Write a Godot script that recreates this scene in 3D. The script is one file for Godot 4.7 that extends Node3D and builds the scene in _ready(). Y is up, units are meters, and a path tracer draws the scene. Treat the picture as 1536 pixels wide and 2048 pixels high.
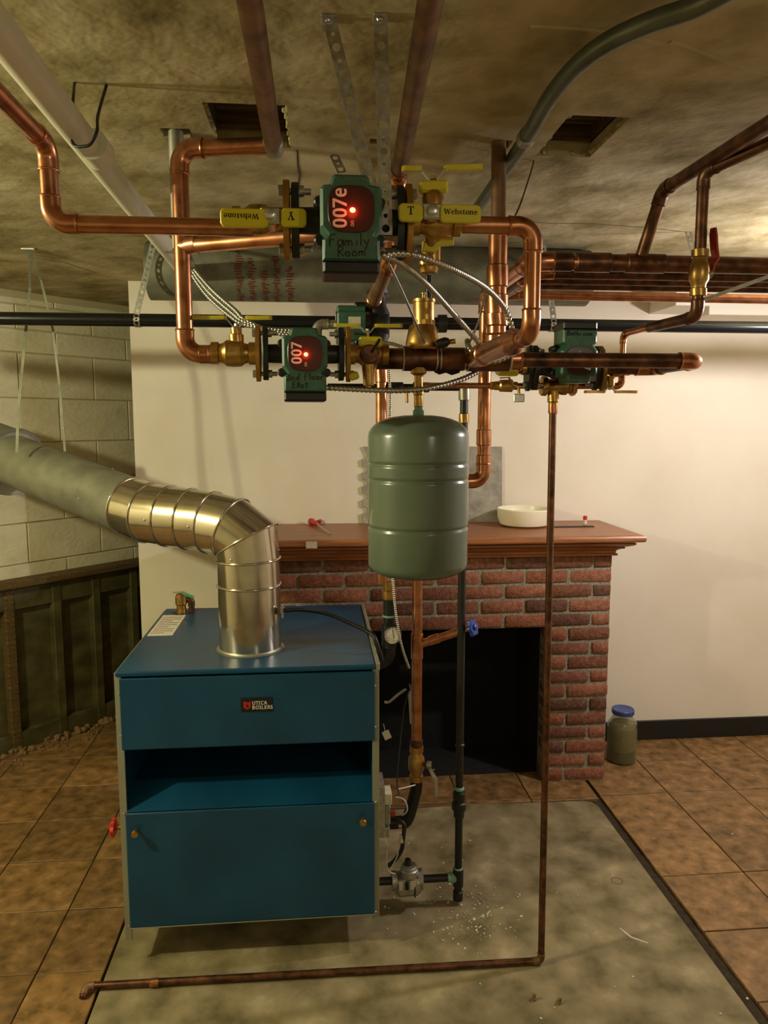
extends Node3D

# ------------------------------------------------------------------ camera numbers (a 1536 x 2048 frame)
const FOCAL := 1500.0
const EYE := Vector3(0, 1.6, 0)
const YAW := -5.2
const PITCH := -6.8
const CEIL := 2.225
const BACK := -3.52
var M = {}
var used = {}
var view_basis: Basis

func _ready():
	setup_camera()
	setup_environment()
	make_materials()
	build_shell()
	build_fireplace()
	build_boiler()
	build_flue()
	build_ceiling_pipes()
	build_manifold()
	build_right_side()
	build_boiler_piping()
	build_cables()
	build_small_things()
	build_lamps()

func setup_camera():
	var cam = Camera3D.new()
	cam.name = "camera"
	cam.fov = rad_to_deg(2.0 * atan(1024.0 / FOCAL))
	cam.position = EYE
	cam.rotation_degrees = Vector3(PITCH, YAW, 0)
	cam.near = 0.02
	add_child(cam)
	cam.current = true
	view_basis = Basis.from_euler(Vector3(deg_to_rad(PITCH), deg_to_rad(YAW), 0))

func setup_environment():
	var we = WorldEnvironment.new()
	we.name = "world_environment"
	var e = Environment.new()
	e.background_mode = Environment.BG_COLOR
	e.background_color = Color(0, 0, 0)
	e.ambient_light_source = Environment.AMBIENT_SOURCE_DISABLED
	e.tonemap_mode = Environment.TONE_MAPPER_LINEAR
	e.tonemap_exposure = 1.0
	e.sdfgi_enabled = true
	e.ssao_enabled = true
	e.ssil_enabled = true
	we.environment = e
	add_child(we)

# the two bare bulbs of the room: one beyond the right edge near the back wall, one to the left of the photographer; a third is added as fill
const BULB_R := Vector3(1.94, 1.92, -2.22)
const FILL_BULB := Vector3(1.3, 2.05, 0.9)  # unseen fill bulb, added to even out the light on the cream wall
const FILL_ENERGY := 0.4
const BULB_L := Vector3(-1.8, 2.0, -1.3)
const ENERGY_R := 1.55
const ENERGY_L := 2.25

func build_lamps():
	lamp("ceiling_bulb", "bare glowing bulb in a white ceiling socket near the cream wall", BULB_R, Color(1.0, 0.965, 0.95), ENERGY_R)
	lamp("ceiling_bulb", "added fill bulb in a ceiling socket at the open end of the room", FILL_BULB, Color(1.0, 0.97, 0.87), FILL_ENERGY)
	lamp("ceiling_bulb", "bare yellowish bulb in a ceiling socket near the block wall", BULB_L, Color(1.0, 0.985, 0.80), ENERGY_L)

func lamp(called, label, at, col, energy):
	var t = thing(called, label, "lamp", Vector3(at.x, CEIL, at.z))
	var base = lathe([[0.055, 0.0], [0.055, -0.015], [0.032, -0.03], [0.026, -0.06], [0, -0.06]], Vector3(at.x, CEIL, at.z), Vector3.UP, 24)
	put(t, "ceiling_rose", base, M.white_paint)
	if CEIL - at.y > 0.16:
		put(t, "cord", tube([Vector3(at.x, CEIL - 0.05, at.z), at + Vector3(0, 0.13, 0)], 0.004, 8), M.black)
	put(t, "socket", lathe([[0.0, 0.14], [0.012, 0.135], [0.02, 0.12], [0.02, 0.085], [0.016, 0.083]], at, Vector3.UP, 20), M.black)
	var bulb = lathe([[0, 0.05], [0.013, 0.045], [0.016, 0.03], [0.028, 0.005], [0.03, -0.012], [0.024, -0.03], [0.012, -0.04], [0, -0.042]], at + Vector3(0, 0.04, 0), Vector3.UP, 24)
	var bm = StandardMaterial3D.new()
	bm.albedo_color = Color(1, 0.95, 0.85)
	bm.emission_enabled = true
	bm.emission = col
	bm.emission_energy_multiplier = 6.0
	put(t, "bulb", bulb, bm)
	var l = OmniLight3D.new()
	l.name = "bulb_light"
	l.light_color = col
	l.light_energy = energy
	l.light_size = 0.035
	l.omni_range = 12.0
	l.omni_attenuation = 2.0
	l.shadow_enabled = true
	l.position = at + Vector3(0, 0.03, 0) - t.position
	t.add_child(l)

# ------------------------------------------------------------------ pixel to point helpers
func ray(px, py) -> Vector3:
	return view_basis * Vector3((px - 768.0) / FOCAL, -(py - 1024.0) / FOCAL, -1.0)
func P(px, py, z) -> Vector3:      # the point of that direction in the plane z
	var d = ray(px, py)
	return EYE + d * (z / d.z)
func PH(px, py, y) -> Vector3:     # the point of that direction at height y
	var d = ray(px, py)
	return EYE + d * ((y - EYE.y) / d.y)

# ------------------------------------------------------------------ object helpers
func numbered(n: String) -> String:
	if not used.has(n):
		used[n] = 0
		return n
	used[n] += 1
	return "%s_%03d" % [n, used[n]]

func thing(called, label, category, at = Vector3.ZERO, group = ""):
	var o = Node3D.new()
	o.name = numbered(called)
	add_child(o)
	o.position = at
	o.set_meta("label", label)
	o.set_meta("category", category)
	if group != "":
		o.set_meta("group", group)
	return o

func struct(called, label = ""):
	var o = Node3D.new()
	o.name = called
	add_child(o)
	o.set_meta("kind", "structure")
	if label != "":
		o.set_meta("label", label)
	return o

func put(parent, called, mesh, mat, local = false, label = ""):   # world-space mesh made a part of parent
	var o = MeshInstance3D.new()
	o.name = called
	o.mesh = mesh
	o.material_override = mat
	parent.add_child(o, true)
	if not local:
		var off = Vector3.ZERO
		var p = parent
		while p != self:
			off += p.position
			p = p.get_parent()
		o.position = -off
	if label != "":
		o.set_meta("label", label)
	return o

# ------------------------------------------------------------------ mesh helpers
func st_new():
	var st = SurfaceTool.new()
	st.begin(Mesh.PRIMITIVE_TRIANGLES)
	return st
func done(st):
	st.generate_normals()
	return st.commit()

func tri(st, a, b, c):
	st.add_vertex(a); st.add_vertex(b); st.add_vertex(c)
func quad(st, a, b, c, d):     # a b c d run clockwise seen from outside
	tri(st, a, b, c); tri(st, a, c, d)

func rings_mesh(st, rings, cap0, cap1, groups = []):
	for i in range(rings.size() - 1):
		st.set_smooth_group(groups[i] if groups.size() > 0 else 0)
		var a = rings[i]
		var b = rings[i + 1]
		var n = a.size()
		for k in n:
			var k2 = (k + 1) % n
			quad(st, a[k], a[k2], b[k2], b[k])
	st.set_smooth_group(-1)
	if cap0:
		var r0 = rings[0]
		for k in range(1, r0.size() - 1):
			tri(st, r0[0], r0[k + 1], r0[k])
	if cap1:
		var r1 = rings[rings.size() - 1]
		for k in range(1, r1.size() - 1):
			tri(st, r1[0], r1[k], r1[k + 1])

func perp(d: Vector3) -> Vector3:
	var u = Vector3.UP if abs(d.y) < 0.9 else Vector3.RIGHT
	return u.cross(d).normalized()

# sweep a circle (or flat ribbon when wide > 0) along points
func sweep_into(st, pts, r, sides = 16, cap = true, radii = []):
	var rings = []
	var d0 = (pts[1] - pts[0]).normalized()
	var u = perp(d0)
	var prev = d0
	for i in pts.size():
		var d
		if i == 0: d = d0
		elif i == pts.size() - 1: d = (pts[i] - pts[i - 1]).normalized()
		else: d = ((pts[i] - pts[i - 1]).normalized() + (pts[i + 1] - pts[i]).normalized()).normalized()
		var ax = prev.cross(d)
		if ax.length() > 1e-6:
			u = u.rotated(ax.normalized(), prev.angle_to(d))
		u = (u - d * u.dot(d)).normalized()
		prev = d
		var v = d.cross(u)
		var ring = PackedVector3Array()
		var rr = radii[i] if radii.size() > 0 else r
		for k in sides:
			var a = -TAU * k / sides
			ring.append(pts[i] + (u * cos(a) + v * sin(a)) * rr)
		rings.append(ring)
	rings_mesh(st, rings, cap, cap)

func tube(pts, r, sides = 16, cap = true):
	var st = st_new()
	sweep_into(st, pts, r, sides, cap)
	return done(st)

func curve(pts, n = 10):      # catmull-rom through points
	var out = []
	for i in range(pts.size() - 1):
		var p0 = pts[max(i - 1, 0)]
		var p1 = pts[i]
		var p2 = pts[i + 1]
		var p3 = pts[min(i + 2, pts.size() - 1)]
		for k in n:
			var t = float(k) / n
			out.append(0.5 * ((2.0 * p1) + (p2 - p0) * t + (2.0 * p0 - 5.0 * p1 + 4.0 * p2 - p3) * t * t + (3.0 * p1 - p0 - 3.0 * p2 + p3) * t * t * t))
	out.append(pts[pts.size() - 1])
	return out

func lathe_into(st, prof, at, axis, sides = 32):
	# prof: [[radius, height along axis], ...]; radius 0 closes an end
	var d = axis.normalized()
	var u = perp(d)
	var v = d.cross(u)
	var rings = []
	var groups = []
	var g = 1
	var rising = prof[prof.size() - 1][1] >= prof[0][1]
	var pr = prof.duplicate()
	if not rising:
		pr.reverse()
	for i in pr.size():
		var ring = PackedVector3Array()
		for k in sides:
			var a = -TAU * k / sides
			ring.append(at + d * pr[i][1] + (u * cos(a) + v * sin(a)) * max(pr[i][0], 0.00001))
		rings.append(ring)
		if i < pr.size() - 1:
			if i > 0:
				var s0 = Vector2(pr[i][0] - pr[i - 1][0], pr[i][1] - pr[i - 1][1])
				var s1 = Vector2(pr[i + 1][0] - pr[i][0], pr[i + 1][1] - pr[i][1])
				if abs(s0.angle_to(s1)) > 0.6:
					g = 3 - g
			groups.append(g)
	rings_mesh(st, rings, pr[0][0] > 0.0001, pr[pr.size() - 1][0] > 0.0001, groups)

func lathe(prof, at, axis, sides = 32):
	var st = st_new()
	lathe_into(st, prof, at, axis, sides)
	return done(st)

# bevelled box centred at c, optional basis
func bbox_into(st, c, size, b = 0.003, bas = Basis()):
	var h = size * 0.5
	b = min(b, min(h.x, min(h.y, h.z)) * 0.9)
	st.set_smooth_group(-1)
	var P8 = func(s, ax):
		var v = Vector3(s.x * (h.x - (0.0 if ax == 0 else b)), s.y * (h.y - (0.0 if ax == 1 else b)), s.z * (h.z - (0.0 if ax == 2 else b)))
		return c + bas * v
	var flip = func(a, q, w, e, n):
		var nn = (q - a).cross(w - a)
		if nn.dot(bas * n) > 0.0: quad(st, a, e, w, q)
		else: quad(st, a, q, w, e)
	for ax in 3:
		for s in [-1.0, 1.0]:
			var n = Vector3.ZERO
			n[ax] = s
			var c4 = []
			for uv in [[-1, -1], [-1, 1], [1, 1], [1, -1]]:
				var sv = Vector3.ZERO
				sv[ax] = s
				sv[(ax + 1) % 3] = uv[0]
				sv[(ax + 2) % 3] = uv[1]
				c4.append(P8.call(sv, ax))
			flip.call(c4[0], c4[1], c4[2], c4[3], n)
	if b > 0.0001:
		for ax in 3:            # edges parallel to ax
			var a1 = (ax + 1) % 3
			var a2 = (ax + 2) % 3
			for s1 in [-1.0, 1.0]:
				for s2 in [-1.0, 1.0]:
					var e0 = Vector3.ZERO
					e0[a1] = s1; e0[a2] = s2
					var lo = e0; lo[ax] = -1
					var hi = e0; hi[ax] = 1
					flip.call(P8.call(lo, a1), P8.call(hi, a1), P8.call(hi, a2), P8.call(lo, a2), e0)
		for sx in [-1.0, 1.0]:
			for sy in [-1.0, 1.0]:
				for sz in [-1.0, 1.0]:
					var s = Vector3(sx, sy, sz)
					var a = P8.call(s, 0)
					var q = P8.call(s, 1)
					var w = P8.call(s, 2)
					if (q - a).cross(w - a).dot(bas * s) > 0.0: tri(st, a, w, q)
					else: tri(st, a, q, w)

func bbox(c, size, b = 0.003, bas = Basis()):
	var st = st_new()
	bbox_into(st, c, size, b, bas)
	return done(st)
func span(a, b, bev = 0.003):
	return bbox((a + b) * 0.5, (b - a).abs(), bev)

# extrude a closed 2-D outline (x right, y up, counter-clockwise) from z0 to z1 with a bevelled front
func plate_into(st, outline, z0, z1, xf = Transform3D(), bev = 0.0):
	var pts = PackedVector2Array(outline)
	if Geometry2D.is_polygon_clockwise(pts):
		pts.reverse()
	var n = pts.size()
	var inner = PackedVector2Array()
	for i in n:
		var p0 = pts[(i + n - 1) % n]
		var p1 = pts[i]
		var p2 = pts[(i + 1) % n]
		var n0 = (p1 - p0).normalized().orthogonal()
		var n1 = (p2 - p1).normalized().orthogonal()
		var m = (n0 + n1)
		if m.length() < 0.01: m = n0
		m = m.normalized()
		if m.dot(n0) < 0.0: m = -m
		inner.append(p1 - m * bev)
	# orthogonal() turns so that for a counter-clockwise outline it points outwards; verify by area
	if bev > 0.0 and abs(poly_area(inner)) > abs(poly_area(pts)):
		for i in n: inner[i] = pts[i] * 2.0 - inner[i]
	var T = func(v, z): return xf * Vector3(v.x, v.y, z)
	var idx = Geometry2D.triangulate_polygon(pts)
	var idf = Geometry2D.triangulate_polygon(inner)
	st.set_smooth_group(-1)
	for i in range(0, idf.size(), 3):
		tri_facing(st, T.call(inner[idf[i]], z1), T.call(inner[idf[i + 1]], z1), T.call(inner[idf[i + 2]], z1), xf.basis.z)
	for i in range(0, idx.size(), 3):
		tri_facing(st, T.call(pts[idx[i]], z0), T.call(pts[idx[i + 1]], z0), T.call(pts[idx[i + 2]], z0), -xf.basis.z)
	var zb = z1 - bev
	for i in n:
		var j = (i + 1) % n
		quad(st, T.call(pts[i], z0), T.call(pts[i], zb), T.call(pts[j], zb), T.call(pts[j], z0))
		if bev > 0.0:
			quad(st, T.call(pts[i], zb), T.call(inner[i], z1), T.call(inner[j], z1), T.call(pts[j], zb))
func poly_area(p):
	var a = 0.0
	for i in p.size():
		a += p[i].cross(p[(i + 1) % p.size()])
	return a * 0.5
func tri_facing(st, a, b, c, n):
	if (b - a).cross(c - a).dot(n) > 0.0: tri(st, a, c, b)
	else: tri(st, a, b, c)
func plate(outline, z0, z1, xf = Transform3D(), bev = 0.0):
	var st = st_new()
	plate_into(st, outline, z0, z1, xf, bev)
	return done(st)

func round_rect(x0, y0, x1, y1, r, n = 4):
	var o = []
	for c in [[x1 - r, y1 - r, 0.0], [x0 + r, y1 - r, 90.0], [x0 + r, y0 + r, 180.0], [x1 - r, y0 + r, 270.0]]:
		for k in n + 1:
			var a = deg_to_rad(c[2] + 90.0 * k / n)
			o.append(Vector2(c[0] + cos(a) * r, c[1] + sin(a) * r))
	return o

# a flat ribbon along points: wide along 'across', thick t
func ribbon_into(st, pts, across, wide, t):
	var rings = []
	for i in pts.size():
		var d
		if i == 0: d = (pts[1] - pts[0]).normalized()
		elif i == pts.size() - 1: d = (pts[i] - pts[i - 1]).normalized()
		else: d = ((pts[i] - pts[i - 1]).normalized() + (pts[i + 1] - pts[i]).normalized()).normalized()
		var a = (across - d * across.dot(d)).normalized()
		var n = d.cross(a).normalized()
		var w = (wide[i] if wide is Array else wide) * 0.5
		rings.append(PackedVector3Array([pts[i] + a * w + n * t * 0.5, pts[i] + a * w - n * t * 0.5, pts[i] - a * w - n * t * 0.5, pts[i] - a * w + n * t * 0.5]))
	var groups = []
	for i in range(rings.size() - 1): groups.append(-1)
	rings_mesh(st, rings, true, true, groups)
func ribbon(pts, across, wide, t):
	var st = st_new()
	ribbon_into(st, pts, across, wide, t)
	return done(st)

# a perforated hanger strap from a to b: cells with a round hole, alternately large and small
func strap(pts, across, wide, t = 0.0012, big = 0.3, small = 0.16):
	var st = st_new()
	st.set_smooth_group(-1)
	for s in range(pts.size() - 1):
		var a = pts[s]
		var b = pts[s + 1]
		var d = (b - a).normalized()
		var x = (across - d * across.dot(d)).normalized()
		var n = d.cross(x).normalized()
		var L = (b - a).length()
		var cells = max(1, int(round(L / (wide * 0.95))))
		var cl = L / cells
		for c in cells:
			var mid = a + d * cl * (c + 0.5)
			var hr = wide * (big if (c + s) % 2 == 0 else small)
			var outer = []
			var hole = []
			for k in 12:
				var ang = TAU * k / 12.0 + TAU / 24.0
				var dx = cos(ang)
				var dy = sin(ang)
				hole.append(x * dx * hr + d * dy * hr)
				var q = min(wide * 0.5 / max(abs(dx), 1e-4), cl * 0.5 / max(abs(dy), 1e-4))
				outer.append(x * dx * q + d * dy * q)
			var corner = [x * wide * 0.5 + d * cl * 0.5, -x * wide * 0.5 + d * cl * 0.5, -x * wide * 0.5 - d * cl * 0.5, x * wide * 0.5 - d * cl * 0.5]
			for k in 12:
				var k2 = (k + 1) % 12
				for f in [-0.5, 0.5]:
					var o = mid + n * t * f
					tri_facing(st, o + outer[k], o + outer[k2], o + hole[k2], n * f)
					tri_facing(st, o + outer[k], o + hole[k2], o + hole[k], n * f)
				quad(st, mid + n * t * 0.5 + hole[k], mid + n * t * 0.5 + hole[k2], mid - n * t * 0.5 + hole[k2], mid - n * t * 0.5 + hole[k])
			for ci in 4:
				var kk = [1, 4, 7, 10][ci]
				for f in [-0.5, 0.5]:
					var o = mid + n * t * f
					tri_facing(st, o + outer[kk], o + corner[ci], o + outer[(kk + 1) % 12], n * f)
			for sd in [-0.5, 0.5]:
				var e0 = mid + x * wide * sd - d * cl * 0.5
				var e1 = mid + x * wide * sd + d * cl * 0.5
				quad(st, e0 + n * t * 0.5, e1 + n * t * 0.5, e1 - n * t * 0.5, e0 - n * t * 0.5)
	return done(st)

# a pipe run with elbows: every straight piece and every fitting a part
func pipe_run(t, pts, r, mat, elbow_mat = null, R = 0.0, fit = 1.13, sides = 20, socket = 1.0):
	if elbow_mat == null: elbow_mat = mat
	if R == 0.0: R = r * 1.9
	var starts = pts[0]
	for i in range(1, pts.size()):
		var e = pts[i]
		if i < pts.size() - 1:
			var d0 = (pts[i] - pts[i - 1]).normalized()
			var d1 = (pts[i + 1] - pts[i]).normalized()
			var ang = d0.angle_to(d1)
			var back = R * tan(ang * 0.5)
			var a = pts[i] - d0 * back
			var b = pts[i] + d1 * back
			var path = [a - d0 * r * socket]
			var n = max(4, int(ang / 0.16))
			var nrm = (d1 - d0 * d1.dot(d0)).normalized()
			var c = a + nrm * R
			for k in n + 1:
				var th = ang * k / n
				path.append(c + (-nrm * cos(th) + d0 * sin(th)) * R)
			path.append(b + d1 * r * socket)
			var st = st_new()
			var rad = []
			for k in path.size(): rad.append(r * fit)
			sweep_into(st, path, r, sides, true, rad)
			if fit > 1.02:
				for q in [[a - d0 * r * socket, d0], [b + d1 * r * socket, d1]]:
					lathe_into(st, [[r * fit * 1.02, -r * 0.12], [r * fit * 1.06, 0.0], [r * fit * 1.02, r * 0.12]], q[0], q[1], sides)
			put(t, "elbow", done(st), elbow_mat)
			put(t, "pipe", tube([starts, a], r, sides), mat)
			starts = b
		else:
			put(t, "pipe", tube([starts, e], r, sides), mat)

func ring_points(c, r, n):
	var o = []
	for k in n + 1: o.append(c + Vector3(cos(TAU * k / n), 0, sin(TAU * k / n)) * r)
	return o

func sleeve(t, called, at, dir, r, length, mat):     # a soldered coupling
	var b = r * 0.1
	return put(t, called, lathe([[r * 0.9, -length * 0.5], [r, -length * 0.5 + b], [r, length * 0.5 - b], [r * 0.9, length * 0.5]], at, dir, 20), mat)

func hexnut(t, called, at, dir, r, length, mat):
	var st = st_new()
	st.set_smooth_group(-1)
	var d = dir.normalized()
	var u = perp(d)
	var v = d.cross(u)
	var rings = []
	for q in [[0.9, -0.5], [1.0, -0.42], [1.0, 0.42], [0.9, 0.5]]:
		var ring = PackedVector3Array()
		for k in 6:
			var a = -TAU * k / 6.0
			ring.append(at + d * q[1] * length + (u * cos(a) + v * sin(a)) * r * q[0])
		rings.append(ring)
	rings_mesh(st, rings, true, true, [-1, -1, -1])
	return put(t, called, done(st), mat)

# spiral-armoured cable: a tube with a ridge per turn
func armoured(pts, r, pitch):
	var total = 0.0
	for i in range(pts.size() - 1): total += (pts[i + 1] - pts[i]).length()
	var fine = []
	var rad = []
	var step = pitch / 4.0
	var s = 0.0
	var acc = 0.0
	var i = 0
	var k = 0
	while s < total and i < pts.size() - 1:
		var L = (pts[i + 1] - pts[i]).length()
		if s - acc > L:
			acc += L
			i += 1
			continue
		fine.append(pts[i].lerp(pts[i + 1], (s - acc) / L))
		rad.append(r * [0.72, 0.95, 1.08, 0.95][k % 4])
		k += 1
		s += step
	var st = st_new()
	sweep_into(st, fine, r, 10, true, rad)
	return done(st)

# raised lettering: TextMesh as a flat print
func lettering(text, size, depth, font = "Droid Sans", bold = false):
	var f = SystemFont.new()
	f.font_names = PackedStringArray([font])
	if bold: f.font_weight = 700
	var tm = TextMesh.new()
	tm.text = text
	tm.font = f
	tm.font_size = 32
	tm.pixel_size = size / 32.0
	tm.depth = depth
	return tm

# hand-written felt pen strokes; glyphs on a 0..1 grid
const GLYPH = {
	"F": [[0, 0, 0.1, 1, 0.7, 1.05], [0.05, 0.55, 0.5, 0.6]],
	"a": [[0.55, 0.5, 0.2, 0.55, 0.02, 0.25, 0.2, 0, 0.5, 0.2, 0.58, 0.5, 0.6, 0]],
	"m": [[0, 0, 0.05, 0.5], [0.05, 0.35, 0.25, 0.5, 0.35, 0.4, 0.35, 0], [0.35, 0.35, 0.55, 0.5, 0.68, 0.4, 0.7, 0]],
	"i": [[0.1, 0, 0.12, 0.5], [0.13, 0.72, 0.15, 0.78]],
	"l": [[0.1, 0, 0.15, 1]],
	"y": [[0, 0.5, 0.2, 0.15], [0.5, 0.55, 0.1, -0.4]],
	"R": [[0, 0, 0.1, 1], [0.1, 1, 0.55, 0.95, 0.55, 0.65, 0.1, 0.5, 0.65, 0]],
	"o": [[0.3, 0.52, 0.05, 0.35, 0.1, 0.05, 0.4, 0, 0.55, 0.25, 0.3, 0.52]],
	"2": [[0, 0.8, 0.25, 1, 0.5, 0.8, 0.35, 0.45, 0, 0, 0.6, 0.05]],
	"n": [[0, 0, 0.05, 0.5], [0.05, 0.35, 0.3, 0.5, 0.42, 0.35, 0.45, 0]],
	"d": [[0.5, 0.3, 0.25, 0.5, 0.03, 0.25, 0.2, 0, 0.48, 0.2, 0.62, 1], [0.48, 0.2, 0.55, 0]],
	"r": [[0.05, 0, 0.08, 0.5], [0.08, 0.35, 0.35, 0.5]],
	"E": [[0.55, 1, 0.05, 0.95, 0, 0, 0.55, 0.02], [0.03, 0.5, 0.45, 0.52]],
	"A": [[0, 0, 0.35, 1, 0.65, 0], [0.1, 0.4, 0.55, 0.42]],
	"s": [[0.5, 0.5, 0.15, 0.5, 0.12, 0.3, 0.45, 0.2, 0.4, 0, 0.02, 0.02]],
	"t": [[0.25, 0.9, 0.22, 0, 0.4, 0.02], [0, 0.6, 0.5, 0.62]],
	"B": [[0, 0, 0.08, 1], [0.08, 1, 0.5, 0.9, 0.45, 0.6, 0.1, 0.52, 0.55, 0.4, 0.5, 0.05, 0, 0]],
	"h": [[0, 0, 0.08, 1], [0.03, 0.3, 0.3, 0.5, 0.42, 0.35, 0.42, 0]],
	"k": [[0, 0, 0.05, 1]], " ": [],
}
func handwriting(text, size, pen, xf):
	var st = st_new()
	var x = 0.0
	for ch in text:
		for stroke in GLYPH.get(ch, []):
			var pts = []
			for i in range(0, stroke.size(), 2):
				pts.append(xf * Vector3((x + stroke[i] * 0.8) * size, stroke[i + 1] * size, 0.0002))
			ribbon_into(st, pts, xf.basis.z.cross((pts[1] - pts[0]).normalized()), pen, 0.0003) if pts.size() == 2 else pen_path(st, pts, xf.basis.z, pen)
		x += 0.34 if ch in "il" else (0.85 if ch == "m" else 0.62)
	return done(st)
func pen_path(st, pts, n, pen):
	for i in range(pts.size() - 1):
		ribbon_into(st, [pts[i], pts[i + 1]], n.cross((pts[i + 1] - pts[i]).normalized()), pen, 0.0003)

# ------------------------------------------------------------------ materials
func noise_tex(seed_n, freq, ramp, octaves = 5, size = 512, kind = FastNoiseLite.TYPE_SIMPLEX_SMOOTH):
	var n = FastNoiseLite.new()
	n.seed = seed_n
	n.noise_type = kind
	n.frequency = freq
	n.fractal_octaves = octaves
	n.fractal_gain = 0.55
	var t = NoiseTexture2D.new()
	t.width = size
	t.height = size
	t.seamless = true
	t.noise = n
	if ramp != null:
		var g = Gradient.new()
		var off = PackedFloat32Array()
		var cols = PackedColorArray()
		for q in ramp:
			off.append(q[0]); cols.append(q[1])
		g.offsets = off
		g.colors = cols
		t.color_ramp = g
	return t

func flat(c, rough = 0.6, metal = 0.0, spec = 0.5):
	var m = StandardMaterial3D.new()
	m.albedo_color = c
	m.roughness = rough
	m.metallic = metal
	m.metallic_specular = spec
	return m

func mottled(seed_n, freq, ramp, metres, rough, metal = 0.0, relief = 0.0, relief_freq = 0.05, world = true, octaves = 5):
	var m = flat(Color.WHITE, rough, metal)
	m.albedo_texture = noise_tex(seed_n, freq, ramp, octaves)
	m.uv1_triplanar = true
	m.uv1_world_triplanar = world
	m.uv1_scale = Vector3.ONE / metres
	if relief > 0.0:
		m.heightmap_enabled = true
		m.heightmap_texture = noise_tex(seed_n + 50, relief_freq, null, 5, 512)
		m.heightmap_scale = relief
	return m

func C(r, g, b): return Color(r / 255.0, g / 255.0, b / 255.0)

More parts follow.
